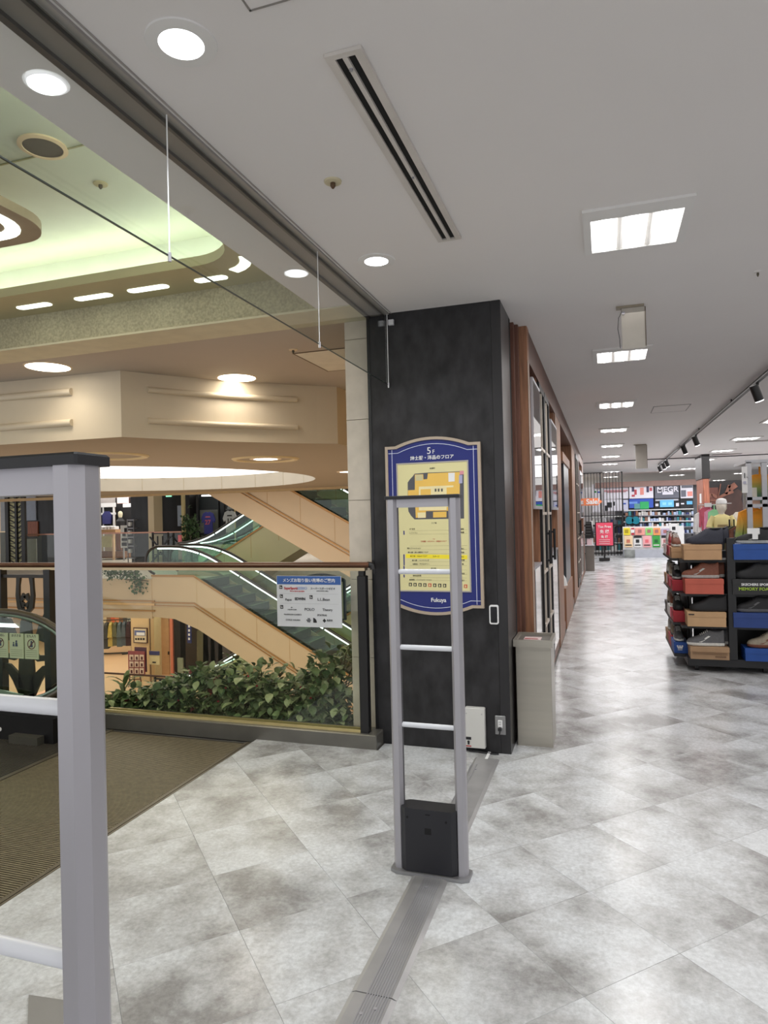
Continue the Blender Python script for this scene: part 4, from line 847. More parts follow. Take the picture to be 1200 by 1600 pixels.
# ================================================================== CROSSING ESCALATORS
SL = .5535
creamE = mat('escalator_cream', s2l(190, 168, 136), rough=.5, var=.02, scale=1.5)
mouldE = C('moulding_bronze', 160, 118, 66, rough=.35, metal=.3)
def esc(label, xu, zu, run, Y0, Y1, sgn, steps=True, side='panel', body=creamE, group='crossing escalators', ext=(1.3, 1.3), nstep=(0, 99)):
    """upper break at (xu,zu); goes down in direction sgn*X over run"""
    e = thing('escalator', label, 'escalator', (xu, (Y0+Y1)/2, zu-run*SL), group)
    def sm(pts, d=.75, n=6):
        out = [Vector(pts[0])]
        for i in range(1, len(pts)-1):
            p = Vector(pts[i]); a = p+(Vector(pts[i-1])-p).normalized()*d; c = p+(Vector(pts[i+1])-p).normalized()*d
            out += [a*(1-t)**2+p*2*t*(1-t)+c*t*t for t in [k/n for k in range(n+1)]]
        return [tuple(q) for q in out+[Vector(pts[-1])]]
    xl = xu+sgn*run; zl = zu-run*SL
    line = lambda dz: [(xu-sgn*ext[0], zu+dz), (xu, zu+dz), (xl, zl+dz), (xl+sgn*ext[1], zl+dz)]
    top = line(.09)
    bot = [(xl+sgn*ext[1], zl-.35), (xl-sgn*.3, zl-.35), (xl-sgn*1.2, zl-.55), (xu+sgn*.1, zu-1.30), (xu-sgn*.6, zu-1.05), (xu-sgn*ext[0], zu-1.0)]
    b = B(); b.prism(top+bot, .06, 'XZ', Y0-.06); obj('side_panel', b, body, e)
    b = B(); b.prism(top+bot, .06, 'XZ', Y1); obj('side_panel', b, body, e)
    b = B()
    for i in range(len(bot)-1): a, c = bot[i], bot[i+1]; b.add([(a[0], Y0-.06, a[1]), (c[0], Y0-.06, c[1]), (c[0], Y1+.06, c[1]), (a[0], Y1+.06, a[1])], [(0, 1, 2, 3)])
    obj('underside', b, body, e)
    for dz, hh in (((.09, .05), (-.62, .035), (-.70, .02)) if body is creamE else ((.09, .05),)):
        b = B(); l = line(dz)
        for p, q in zip(l, l[1:]): b.bar((p[0], Y0-.075, p[1]), (q[0], Y0-.075, q[1]), .03, hh)
        obj('moulding', b, mouldE, e)
    for k in range(1, 8):
        x = xu+sgn*run*k/8; z = zu-run*SL*k/8; b = B(); b.box(x-.006, x+.006, Y0-.0625, Y0-.055, z-.60, z+.06); obj('panel_joint', b, C('joint_tan', 168, 136, 92), e)
    for yy, nm in ((Y0, 'near'), (Y1-.02, 'far')):
        g = sm([(xu-sgn*ext[0]*.9, zu+.12), (xu, zu+.12), (xl, zl+.12), (xl+sgn*ext[1]*.9, zl+.12)]); gt = [(x, z+.72) for x, z in g]
        r = .36; en = [(gt[0][0]-sgn*r*math.sin(math.radians(a)), zu+.48+r*math.cos(math.radians(a))) for a in range(15, 180, 15)]
        ex = [(gt[-1][0]+sgn*r*math.sin(math.radians(a)), zl+.48+r*math.cos(math.radians(a))) for a in range(15, 180, 15)]
        b = B(); b.prism(g+ex[::-1]+gt[::-1]+en, .012, 'XZ', yy); obj('glass_side', b, glg, e)
        rail = [(x, yy+.006, z) for x, z in en[::-1]]+[(x, yy+.006, z+.02) for x, z in gt]+[(x, yy+.006, z) for x, z in ex]
        # soften the breaks
        b = B(); b.tube(rail, .035, 8); obj('handrail', b, C('handrail_black', 36, 32, 28, rough=.3), e, smooth=True)
        segs = []; l2 = [(x, z-.035) for x, z in gt]
        cum = [0]
        for p, q in zip(l2, l2[1:]): cum.append(cum[-1]+(Vector(q)-Vector(p)).length)
        def at_(d):
            for i in range(len(l2)-1):
                if d <= cum[i+1]+1e-6: t = (d-cum[i])/max(1e-6, cum[i+1]-cum[i]); return Vector(l2[i])*(1-t)+Vector(l2[i+1])*t
            return Vector(l2[-1])
        nseg = round(cum[-1]/1.4); sl_ = cum[-1]/nseg
        for k in range(nseg):
            b = B(); b.tube([(q.x, yy+.006, q.y) for q in [at_(sl_*(k+.02+.96*j/6)) for j in range(7)]], .02, 6); obj('light_strip', b, strip_cyan, e)
    if steps:
        b = B(); b.prism([(xu, zu-.05), (xl, zl-.05), (xl, zl-.2), (xu, zu-.2)], Y1-Y0-.1, 'XZ', Y0+.05); obj('step_bed', b, C('bed_dark', 30, 34, 32), e)
        ns = int(run/.40)
        for k in range(ns):
            x = xu+sgn*.40*k; z = zu-.40*SL*k; b = B(); a, c = (x, x+sgn*.40) if sgn > 0 else (x+sgn*.40, x)
            b.box(a, c, Y0+.06, Y1-.06, z-.22, z-.012); obj('step', b, C('step_dark', 52, 60, 56, rough=.35, metal=.5, var=.2, scale=20), e)
            b = B(); xe = x+sgn*.39; b.box(xe-.012, xe+.012, Y0+.06, Y1-.06, z-.014, z+.002); obj('step_edge', b, C('step_edge', 150, 160, 140, metal=.5), e)
    return e
esc('cream sided escalator descending to the right above the shrubs', -10.20, 0, 7.227, 15.13, 16.2, 1)
esc('cream sided escalator climbing up to the left behind the stone column', -10.73, 4.0, 7.227, 15.13, 16.2, 1, ext=(.2, 1.3))
bodyB = mat('escalator_yellow', s2l(180, 174, 136), rough=.5, var=.02, scale=1.5)
esc('yellow grey sided escalator rising to the right behind the cream ones', -11.65+7.227, 4.0, 7.227, 17.5, 18.6, -1, body=bodyB, ext=(.2, .7))
esc('lower escalator rising to the right from the floor below', -11.8+7.227, 0, 7.227, 17.5, 18.6, -1, body=bodyB, ext=(.2, .7))

# ================================================================== OPPOSITE SIDE OF THE VOID (same floor) AND FLOOR BELOW
of_ = B(); of_.box(-32, -10.2, 15.13, 32, -1.0, -.012); of_.box(-10.2, -1.6, 19.0, 32, -1.0, -.012)
struct('floor', of_, C('opposite_floor', 206, 200, 188, rough=.35, var=.05))
fa = B(); fa.box(-32, -11.5, 15.05, 15.13, -1.05, .0)
struct('trim_8', fa, creamE)
for z, h_ in ((-.60, .035), (-.70, .06), (-.86, .04)):
    b = B(); b.box(-32, -11.4, 15.02, 15.05, z, z+h_); struct('trim_9', b, mouldE if h_ < .05 else C('moulding_tan', 200, 164, 112))
b = B(); b.box(-32, -1.6, 15.15, 32, 2.85, 3.0); struct('ceiling', b, ceil_paint)
b = B(); b.box(-34, 2, 4.3, 34, -4.2, -4.0); struct('floor', b, C('lower_floor_pink', 226, 190, 152, rough=.4, var=.03))
b = B(); b.box(-34, -1.6, 30, 30.2, -4, 2.9); struct('wall_back', b, C('back_wall_cream', 208, 186, 150, rough=.7))
b = B(); b.box(-1.62, -1.50, 4.8, 30, -4, 3.0); struct('wall_right', b, C('void_wall_cream', 206, 186, 150, rough=.7))
def card(name, x0, y0, x1, y1, Y, m_, th=.05, parent=None, **k):   # upright box whose front lies in plane Y, limits read from the photo
    a = PY(x0, y0, Y); c = PY(x1, y1, Y); b = B(); b.box(min(a.x, c.x), max(a.x, c.x), Y, Y+th, min(a.z, c.z), max(a.z, c.z)); return obj(name, b, m_, parent, **k)
YW = 21.0
bw = mat('black_wall', s2l(50, 52, 56), rough=.45, var=.3, scale=2, stretch=(2, 2, .6))
def pillar5(name, x0, x1, m_, Y=YW, th=.5):
    a = PY(x0, 830, Y); c = PY(x1, 830, Y); b = B(); b.box(a.x, c.x, Y, Y+th, -.01, 2.85); return struct(name, b, m_)
pillar5('wall_left', 38, 95, bw, 21); pillar5('wall_column', 95, 106, cream, 20.9); pillar5('wall_left', 205, 233, bw, 21.2); pillar5('wall_column', 232, 241, cream, 20.6)
pillar5('wall_left', 241, 297, C('black_wall2', 30, 27, 28, rough=.5, var=.2), 21.6); pillar5('wall_column', 284, 288, C('thin_cream', 206, 186, 130), 21.0, .1)
# iron ornamental pillar
op = thing('ornamental_pillar', 'tall black iron ornamental pillar with chevron leaves at the far left', 'pillar', PY(23, 884, 19.5))
a = [PY(x, 830, 19.5).x for x in (8, 13, 23, 26, 33, 38.5)]
for i in (0, 2, 4):
    b = B(); b.box(a[i], a[i+1], 19.5, 19.6, 0, 2.85); obj('post', b, black, op)
b = B(); b.box(a[1], a[4], 19.58, 19.6, 0, 2.85); obj('backing', b, C('backing_cream', 200, 196, 150), op)
for k in range(15):
    z = .08+k*.19; b = B()
    for s, xc, xe in ((1, a[2], a[1]), (-1, a[3], a[4])): b.bar((xc, 19.56, z), (xe, 19.56, z+.13), .03, .035); b.box(min(xc, xe), max(xc, xe), 19.54, 19.57, z-.01, z+.012)
    obj('chevron', b, black, op)
def lab(o, l, c_, g=None): return tag(o, l, c_, g)
# left shop (x 0..57)
lab(card('display_window', 0, 772, 8, 830, 22, C('far_grey', 170, 174, 178)), 'pale grey shop window strip at the far left beside the ornamental pillar', 'window')
lab(card('display_unit', 0, 832, 8, 884, 21.5, C('far_grey2', 120, 124, 118)), 'grey display unit at the extreme left on the opposite side', 'display')
lab(card('poster', 39, 775, 56, 813, 20.94, C('far_blue', 168, 178, 196)), 'large pale blue poster right of the ornamental pillar', 'poster')
lab(card('wooden_screen', 43, 815, 59, 838, 20.94, wood('far_wood', 160, 92, 62)), 'small reddish wooden screen below the pale blue poster', 'screen')
lab(card('display_stand', 40, 842, 57, 884, 20.2, C('far_white', 200, 204, 200)), 'white display stand below the wooden screen on the opposite side', 'display')
# middle shop seen right of the near gate
sh = thing('shop_shelf', 'white framed clothing shelf in the shop across the void', 'shelf', PY(165, 884, 24))
card('back_panel', 140, 790, 178, 828, 24, dark, .03, sh)
for x0, x1 in ((160, 163), (176, 180), (138, 141)): card('upright', x0, 788, x1, 879, 23.95, paper, .05, sh)
for y0, y1 in ((787, 792), (802, 804), (822, 830)): card('rail', 138, y0, 180, y1, 23.94, paper, .05, sh)
lab(card('ceiling_valance', 150, 776, 205, 788, 24.4, C('valance_grey', 178, 170, 166)), 'grey valance above the shop across the void', 'valance')
lab(card('illuminated_sign', 183, 777, 200, 786, 24.2, emis('coral_sign', (1, .38, .25), .8)), 'small coral lit sign above the shop across the void', 'sign')
lab(card('lit_panel', 192, 787, 204, 792, 24.2, emis('white_sign', (1, .98, .95), 1.2)), 'narrow white lit panel right of the coral sign', 'light')
lab(card('dark_backdrop', 180, 778, 206, 877, 24.3, C('backdrop', 40, 38, 40)), 'dark backdrop behind the mannequin head across the void', 'panel')
mh = thing('mannequin', 'cream mannequin bust before a dark backdrop across the void', 'mannequin', PY(188, 822, 23.8))
h_ = PY(188, 804, 23.8); b = B(); b.tube([(h_.x, 23.8, -.01), (h_.x, 23.8, h_.z-.4)], .04, 8); b.lathe([(.2, 0), (.2, .02), (.04, .03)], (h_.x, 23.8, -.01), 14); obj('stand', b, ink, mh); b = B(); b.lathe([(.001, -.14), (.07, -.12), (.10, 0), (.09, .09), (.05, .14), (.001, .15)], h_, 14); obj('head', b, C('mannequin_cream', 222, 214, 184), mh, smooth=True)
b = B(); b.lathe([(.18, -.45), (.2, -.28), (.1, -.18), (.05, -.12)], h_, 14); obj('black_scarf', b, ink, mh, smooth=True)
bo = thing('blue_jacket_display', 'dark blue jacket hung in the white framed shelf', 'jacket', PY(165, 822, 23.9)); p = PY(166, 808, 23.9)
b = B(); b.prism([(p.x-.2, p.z-.3), (p.x-.22, p.z+.1), (p.x-.08, p.z+.25), (p.x+.1, p.z+.25), (p.x+.25, p.z+.12), (p.x+.18, p.z-.3)], .1, 'XZ', 23.9); obj('body', b, C('jacket_blue', 60, 62, 120), bo)
wt = thing('sale_table', 'table piled with white folded clothes across the void', 'table', PY(165, 884, 23))
card('top', 150, 828, 180, 832, 23, C('table_tan', 190, 150, 110), .8, wt); card('pale_front', 150, 838, 174, 855, 23.3, C('pale_yellow', 214, 206, 150), .3, wt); card('leg', 175, 832, 178, 876, 23.1, C('table_leg', 226, 190, 150), .1, wt); card('lower_shelf', 150, 862, 192, 872, 23.2, wood('far_wood2', 130, 90, 60), .5, wt)
for k in range(5):
    b = B(); p = PY(155+k*5, 826, 23.1); b.bbox(p.x-.12, p.x+.12, 23.1, 23.4, p.z-.03, p.z+.06+.05*R.random(), .02); obj('folded_shirt', b, paper, label='white folded clothes on the far sale table, %s' % ['leftmost pile', 'second pile', 'middle pile', 'fourth pile', 'rightmost pile'][k], cat='clothes', group='white folded clothes on the far table')
lab(card('counter', 180, 826, 190, 860, 23.4, wood('far_wood3', 150, 104, 76)), 'brown cylinder-like counter beside the sale table across the void', 'counter')
lab(card('price_poster', 188, 821, 199, 856, 22.6, paper), 'white poster with black print standing across the void', 'poster')
b = B(); [b.box(*[v for v in (PY(x0, y0, 22.55).x, PY(x1, y0, 22.55).x, 22.55, 22.6, PY(x0, y1, 22.55).z, PY(x0, y0, 22.55).z)]) for x0, y0, x1, y1 in ((194, 825, 198, 832), (191, 833, 195, 838), (190, 841, 198, 845), (190, 848, 197, 853))]
obj('print', b, ink, bpy.data.objects['price_poster']); card('stand_leg', 192, 856, 194, 882, 22.6, alu2, .05, bpy.data.objects['price_poster'])
rk = thing('wire_rack', 'tall grey wire rack with small goods against the black wall across the void', 'rack', PY(204, 884, 21))
for x in (199, 209): card('upright', x-.6, 811, x+.6, 884, 21.0, alu2, .05, rk)
for y in (812, 825, 839, 853, 872): card('shelf', 199, y, 209, y+1, 21.0, alu2, .3, rk)
for y in (816, 829, 843, 858): card('packet', 200, y, 204, y+6, 21.02, paper, .1, rk)
# opposite balustrade
ob_ = thing('railing', 'thin copper handrail with glass across the void on the same floor', 'railing', PY(230, 884, 20))
for x0, x1 in ((38, 104), (150, 283)):
    a = PY(x0, 831, 20); c = PY(x1, 831, 20); b = B(); b.box(a.x, c.x, 20, 20.06, 1.13, 1.18); obj('handrail', b, C('copper_rail', 190, 140, 120, metal=.4, rough=.3), ob_)
    b = B(); b.box(a.x, c.x, 20.02, 20.03, -.005, 1.13); obj('pane', b, gls, ob_)
b = B(); a = PY(281, 835, 20); b.tube([(a.x, 20, 0.2), (a.x, 20, 1.05)], .07, 10); obj('pink_post', b, C('pink_plastic', 226, 120, 130), ob_, smooth=True, label='pink end post')
ip = thing('iron_screen', 'small black ornamental iron screen between the far escalator and the railing', 'screen', PY(250, 884, 19.4))
for x in (238, 262): card('post', x-1.2, 832, x+1.2, 884, 19.4, black, .08, ip)
for y in (833, 856, 866): card('rail', 238, y, 262, y+1.2, 19.4, black, .05, ip)
b = B()
c0 = PY(250, 858, 19.38)
for s in (-1, 1):
    b.bar((c0.x, 19.4, c0.z), (c0.x+s*.42, 19.4, c0.z+.42), .03, .05); b.bar((c0.x, 19.4, c0.z-.1), (c0.x+s*.42, 19.4, c0.z-.5), .03, .05); b.bar((c0.x+s*.1, 19.4, c0.z+.45), (c0.x+s*.1, 19.4, c0.z-.5), .03, .04)
obj('scroll', b, black, ip)
# glass case with sports shirts
cs_ = thing('display_case', 'dark glass display case holding sports shirts across the void', 'display case', PY(345, 860, 21.5))
card('back', 305, 772, 395, 850, 22.1, C('case_dark', 44, 50, 52), .05, cs_); card('panel', 311, 797, 341, 832, 22.0, C('case_panel', 120, 124, 118), .03, cs_)
for x0, x1 in ((306, 311), (348.5, 351.5), (341, 342.5)): card('post', x0, 772, x1, 850, 21.5, black, .1, cs_)
card('cream_post', 365.5, 790, 368, 850, 21.5, C('thin_cream', 1, 1, 1), .05, cs_)
card('case_lamp', 315, 773.5, 329, 775, 21.4, lamp_white, .1, cs_)
def jersey(label, xc, yt, yb, wpx, Y, m_, num, nm_, word):
    a = PY(xc-wpx/2, yt, Y); c = PY(xc+wpx/2, yb, Y); x0, x1, z0, z1 = a.x, c.x, c.z, a.z; w_ = x1-x0; h = z1-z0
    j = thing('jersey', label, 'shirt', ((x0+x1)/2, Y, z0), 'sports shirts in the display case')
    pts = [(x0+.2*w_, z0), (x0+.2*w_, z1-.42*h), (x0+.06*w_, z1-.5*h), (x0-.02*w_, z1-.36*h), (x0+.14*w_, z1-.08*h), (x0+.36*w_, z1), (x0+.5*w_, z1-.04*h), (x0+.64*w_, z1), (x0+.86*w_, z1-.08*h), (x0+1.02*w_, z1-.36*h), (x0+.94*w_, z1-.5*h), (x0+.8*w_, z1-.42*h), (x0+.8*w_, z0)]
    b = B(); b.prism(pts, .05, 'XZ', Y); obj('shirt', b, m_, j)
    text('lettering', num, .24, nm_, j, ((x0+x1)/2, Y-.012, z1-.48*h), bold=.008); b = B(); b.prism([((x0+x1)/2-.11, z1-.26*h), ((x0+x1)/2+.11, z1-.26*h), ((x0+x1)/2+.09, z1-.20*h), ((x0+x1)/2-.09, z1-.20*h)], .004, 'XZ', Y-.006); obj('chest_print', b, nm_, j)
jersey('navy blue sports shirt numbered 27 in the display case', 325, 800, 834, 22, 21.6, C('jersey_navy', 66, 70, 160), '27', C('jersey_red', 220, 110, 130), 'HIROSHIMA')
jersey('white sports shirt numbered 11 right of the black post', 359, 798, 832, 22, 21.4, C('jersey_white', 196, 198, 198), '11', ink, 'CARP')
cp = PY(360, 794, 21.4); ct = thing('cap', 'grey baseball cap above the white sports shirt', 'cap', cp)
b = B(); b.lathe([(.11, -.04), (.11, .02), (.08, .08), (.02, .11), (.001, .112)], cp, 16); obj('crown', b, C('cap_grey', 150, 154, 156), ct, smooth=True)
b = B(); b.prism([(cp.x-.1, cp.z-.05), (cp.x+.1, cp.z-.05), (cp.x+.09, cp.z-.035), (cp.x-.09, cp.z-.035)], -.12, 'XZ', cp.y-.05); obj('brim', b, C('cap_grey', 1, 1, 1), ct)
tp = thing('potted_plant', 'large green pot plant left of the dark display case', 'plant', PY(297, 858, 20.5)); c0 = PY(297, 828, 20.5)
b = B(); b.tube([(c0.x, 20.5, 0.0), (c0.x, 20.5, c0.z)], .04, 8); b.lathe([(.18, 0), (.22, .3), (.2, .3)], (c0.x, 20.5, 0), 16); obj('trunk', b, C('stem_green', 1, 1, 1), tp)
b = B()
for k in range(260):
    M_ = leafM(c0+Vector((R.gauss(0, .17), R.gauss(0, .14), R.gauss(0, .28))), R.uniform(-1.2, 1.2), R.uniform(0, 2*PI), R.uniform(1.6, 2.6)); b.add([M_ @ Vector(v) for v in LB.v], LB.f)
obj('foliage', b, lg_[0], tp, kind='stuff')
lab(card('banner', 277, 790, 284, 822, 21.55, C('far_blue', 1, 1, 1)), 'narrow pale blue banner left of the big pot plant', 'banner')
lab(card('exit_sign', 259, 772.5, 267, 776, 21.55, emis('exit_green', (.25, .9, .55), 1.3)), 'small green exit sign at the top of the black wall across the void', 'exit sign')
# ledge foliage over the cream edge
for i, (x, y, lb) in enumerate(((95, 898, 'trailing ivy on the cream ledge left of the near gate post'), (188, 897, 'trailing ivy on the cream ledge right of the near gate post'), (217, 905, 'ivy hanging over the corner of the cream ledge'))):
    c0 = PY(x, y, 15.0); v = thing('trailing_ivy', lb, 'plant', c0, 'trailing plants on the cream ledge'); b = B()
    for k in range(300 if i < 2 else 150):
        M_ = leafM(c0+Vector((R.uniform(-.5, .5) if i < 2 else R.gauss(0, .12), R.uniform(-.12, .1), R.gauss(0.02, .08) if i < 2 else R.uniform(-.35, .15))), R.uniform(-1.2, 1.2), R.uniform(0, 2*PI), R.uniform(.8, 1.5)); b.add([M_ @ Vector(q_) for q_ in LB.v], LB.f)
    obj('foliage', b, lg_[0], v, kind='stuff')
    b = B(); b.tube([c0+Vector((-.4, 0, -.02)), c0+Vector((0, -.05, 0)), c0+Vector((.3, 0, -.05))], .012, 5); obj('stem', b, C('stem_green', 1, 1, 1), v)

# ---- floor below
def p4(name, x0, x1, Y, m_, z1=-1.02, th=.4):
    a = PY(x0, 1000, Y); c = PY(x1, 1000, Y); b = B(); b.box(a.x, c.x, Y, Y+th, -4, z1); return struct(name, b, m_)
p4('wall_column', 205, 232, 19.6, cream2); p4('wall_column', 232.5, 241, 19.9, C('far_cream', 214, 196, 150)); p4('wall_column', 88, 106, 19.0, cream2)
b = B(); a = PY(60, 1000, 28); b.box(-34, a.x+3.4, 28, 28.3, -4, -1.02); struct('wall_left', b, C('lower_back', 196, 160, 120, rough=.8))
d_ = thing('door', 'tan door with a black surround on the floor below', 'door', PY(255, 1052, 20.6))
card('door_leaf', 240, 963, 265, 1056, 20.6, C('door_tan', 198, 160, 116), .06, d_); card('surround', 239, 954, 283, 963, 20.5, black, .3, d_); card('surround', 271, 958, 283, 1056, 20.5, black, .3, d_)
card('coral_jamb', 265, 964, 271, 1056, 20.55, C('coral', 232, 140, 112), .1, d_, label='coral side strip')
card('handle', 262, 1018, 264, 1023, 20.52, black, .03, d_)
lab(card('exit_sign', 253.5, 955, 259, 961, 20.45, emis('exit_green', (1, 1, 1), 1)), 'green exit sign over the tan door on the floor below', 'exit sign')
pf = thing('framed_poster', 'framed poster with a blue picture on the cream column of the floor below', 'poster', PY(218, 1005, 19.5))
card('frame', 208, 980.5, 230, 1005.5, 19.5, C('frame_dark', 84, 56, 44), .05, pf); card('sheet', 209.5, 982.5, 228, 1004, 19.46, C('sheet_peach', 226, 206, 170), .04, pf); card('picture', 210, 985, 226.5, 993.5, 19.44, C('pic_blue', 92, 104, 150), .02, pf); card('picture_light', 213, 988, 226, 993, 19.43, paper, .01, pf)
for k in range(4): card('emblem', 211+k*4, 997, 213.5+k*4, 1000, 19.44, ink, .01, pf)
ez = thing('easel_sign', 'maroon easel board with nine small pictures on the floor below', 'easel', PY(213, 1072, 18.6))
card('board', 200, 1017, 226, 1054, 18.6, C('maroon', 142, 70, 74), .04, ez); card('rear_board', 210, 1011, 229, 1050, 18.7, C('maroon2', 84, 50, 66), .03, ez)
for i in range(3):
    for j in range(3):
        card('picture', 202+i*8, 1023+j*10.5, 208.5+i*8, 1032+j*10.5, 18.57, C('pic_cream', 220, 196, 176), .02, ez); card('figure', 204+i*8, 1026+j*10.5, 206.8+i*8, 1031+j*10.5, 18.56, C('pic_dark', 84, 40, 44), .01, ez)
b = B()
for x0, y0, x1, y1 in ((203, 1054, 201.5, 1072), (218.5, 1054, 221, 1068), (210, 1054, 210, 1066)): b.bar(PY(x0, y0, 18.62), PY(x1, y1, 18.62), .03, .03)
b.bar(PY(202, 1062, 18.62), PY(220, 1061, 18.62), .03, .03); obj('legs', b, C('easel_wood', 90, 50, 34), ez)
ns_ = thing('notice_stand', 'pole stand with a blue headed cream notice on the floor below', 'sign', PY(234.5, 1066, 19.2))
card('sheet', 233, 1017, 249, 1039, 19.2, C('notice_cream', 226, 214, 166), .03, ns_); card('header', 233, 1017, 249, 1024, 19.18, C('notice_blue', 66, 70, 116), .02, ns_); card('pole', 234, 952, 235, 1066, 19.25, C('pole_brown', 92, 70, 48), .02, ns_); card('logo', 238, 1034, 243, 1036, 19.18, ink, .02, ns_)
lab(card('vertical_sign', 292, 971, 298.5, 1005, 20.5, C('sign_navy', 48, 56, 108)), 'navy blue vertical shop sign right of the black surround below', 'sign')
for k in range(4): card('white_mark', 294, 977+k*6.5, 296.5, 980.5+k*6.5, 20.47, paper, .02, bpy.data.objects['vertical_sign'])
lab(card('dark_shopfront', 284, 962, 345, 1056, 21.5, C('shopfront_dark', 52, 48, 42)), 'dark shopfront behind the lower escalator', 'shopfront')
lab(card('folding_banner', 277, 1028, 286, 1056, 20.0, C('banner_green', 136, 146, 122)), 'small leaning grey green banner before the dark shopfront below', 'banner')
for k, (x, m_) in enumerate(((316, C('curtain_olive', 98, 94, 66)), (326, C('coat_dark', 36, 32, 34)), (338, C('coat_dark', 1, 1, 1)), (350, C('coat_grey', 70, 66, 64)))):
    a = PY(x, 1000, 20.8); b = B(); b.prism([(a.x-.25, a.z-.8), (a.x-.22, a.z+.3), (a.x, a.z+.45), (a.x+.22, a.z+.3), (a.x+.25, a.z-.8)], .2, 'XZ', 20.8); obj('hanging_coat', b, m_, label='%s hanging in the dark shop behind the lower escalator' % ['olive curtain, leftmost,', 'black coat, second from the left,', 'black coat, third from the left,', 'grey coat, rightmost,'][k], cat='clothes', group='coats in the dark shop below')
lr_ = thing('railing', 'thin dark handrail with glass along the floor below', 'railing', PY(220, 1090, 17.6))
a = PY(140, 1050, 17.6); c = PY(300, 1055, 17.6); b = B(); b.bar((a.x, 17.6, a.z), (c.x, 17.6, a.z), .05, .05); obj('handrail', b, C('rail_dark_brown', 70, 44, 30), lr_)
b = B(); b.box(a.x, c.x, 17.6, 17.61, -4, a.z-.03); obj('pane', b, gls, lr_)
b = B(); [b.box(PY(x, 1000, 17.55).x, PY(x, 1000, 17.55).x+.06, 17.55, 17.6, -4, a.z-.02) for x in (239, 261)]; zz_ = a.z
[b.box(PY(239, 1000, 17.55).x, PY(261, 1000, 17.55).x, 17.56, 17.59, zz_-dz, zz_-dz+.05) for dz in (.1, .42)]; c0 = PY(250, 1072, 17.56)
[b.bar((c0.x, 17.57, c0.z+.2), (c0.x+s*.13, 17.57, c0.z-.2), .03, .05) for s in (-1, 1)]
obj('iron_panel', b, black, lr_)
# clothes racks
def garment(p, Lh, W, ang, m_, label, grp, T=.05):
    b = B(); M_ = Matrix.Translation(p) @ Matrix.Rotation(ang, 4, 'Z')
    pts = [(-.16*W, 0), (.16*W, 0), (.5*W, -.08*Lh), (.62*W, -.6*Lh), (.48*W, -.62*Lh), (.40*W, -.3*Lh), (.42*W, -Lh), (-.42*W, -Lh), (-.40*W, -.3*Lh), (-.48*W, -.62*Lh), (-.62*W, -.6*Lh), (-.5*W, -.08*Lh)]
    n = len(pts); vs = [M_ @ Vector((x, s*(T if abs(z) > .1 else T*.5), z)) for s in (-1, 1) for x, z in pts]
    b.add(vs, [tuple(range(n)), tuple(range(2*n-1, n-1, -1))]+[(i, n+i, n+(i+1) % n, (i+1) % n) for i in range(n)])
    b.tube([M_ @ Vector((0, 0, 0)), M_ @ Vector((0, 0, .10))], .012, 5)
    return obj('hanging_garment', b, m_, label=label, cat='clothes', group=grp)
c1 = PZ(150, 1026, -4); c2 = PZ(187, 1021, -4)
def rackrow(pa, pb, zt, cols, grp, desc, Lh):
    r = thing('clothes_rack', desc, 'clothes rack', ((pa[0]+pb[0])/2, (pa[1]+pb[1])/2, -4)); b = B()
    b.tube([(pa[0], pa[1], zt), (pb[0], pb[1], zt)], .02, 6)
    for q_ in (pa, pb): b.tube([(q_[0], q_[1], -4), (q_[0], q_[1], zt)], .02, 6)
    b.tube([(pa[0], pa[1], -3.95), (pb[0], pb[1], -3.95)], .03, 6); [b.tube([(q_[0]-.25, q_[1]-.3, -3.97), (q_[0]+.25, q_[1]+.3, -3.97)], .03, 6) for q_ in (pa, pb)]
    obj('frame', b, black, r)
    for k, (nm, m_) in enumerate(cols):
        t = (k+.5)/len(cols); p = Vector((pa[0]+(pb[0]-pa[0])*t, pa[1]+(pb[1]-pa[1])*t, zt-.10)); garment(p, Lh*R.uniform(.92, 1.08), .46, 2.05, m_, '%s, %s' % (nm, grp), grp, .10)
gc = lambda n_, r, g, b_: C('cloth_'+n_, r, g, b_, rough=.9, var=.15, scale=12)
pa = PY(150, 1000, 23.0); pb = PY(190, 1000, 23.0)
rackrow((pa.x, 23.0), (pb.x, 23.6), -2.55, [('black jacket', gc('black', 40, 36, 40)), ('white shirt', gc('white', 200, 190, 170)), ('dark grey shirt', gc('charcoal', 60, 60, 60)), ('yellow shirt', gc('yellow', 176, 156, 84)), ('olive shirt', gc('olive', 90, 90, 66)), ('blue grey shirt', gc('bluegrey', 84, 96, 102)), ('slate shirt', gc('slate', 78, 88, 96)), ('maroon coat', gc('maroon', 58, 36, 40))], 'on the front rail of the floor below', 'black rail rack of dark shirts on the pink floor below', 1.0)
pa = PY(150, 1000, 26.5); pb = PY(205, 1000, 26.5)
rackrow((pa.x, 26.5), (pb.x, 26.9), -1.9, [('cream shirt', gc('cream', 216, 196, 130)), ('pale green shirt', gc('sage', 160, 156, 120)), ('ivory shirt', gc('ivory', 226, 212, 180)), ('taupe shirt', gc('taupe', 150, 120, 96)), ('coral shirt', gc('coralc', 226, 116, 84)), ('orange pink shirt', gc('peach', 232, 150, 110)), ('tan coat', gc('tan', 150, 110, 80)), ('grey coat', gc('grey', 96, 92, 88)), ('pale grey coat', gc('pale', 170, 176, 166)), ('black long coat', gc('black', 1, 1, 1))], 'on the rear rail of the floor below', 'rear rail of pale and coral shirts on the floor below', 1.5)

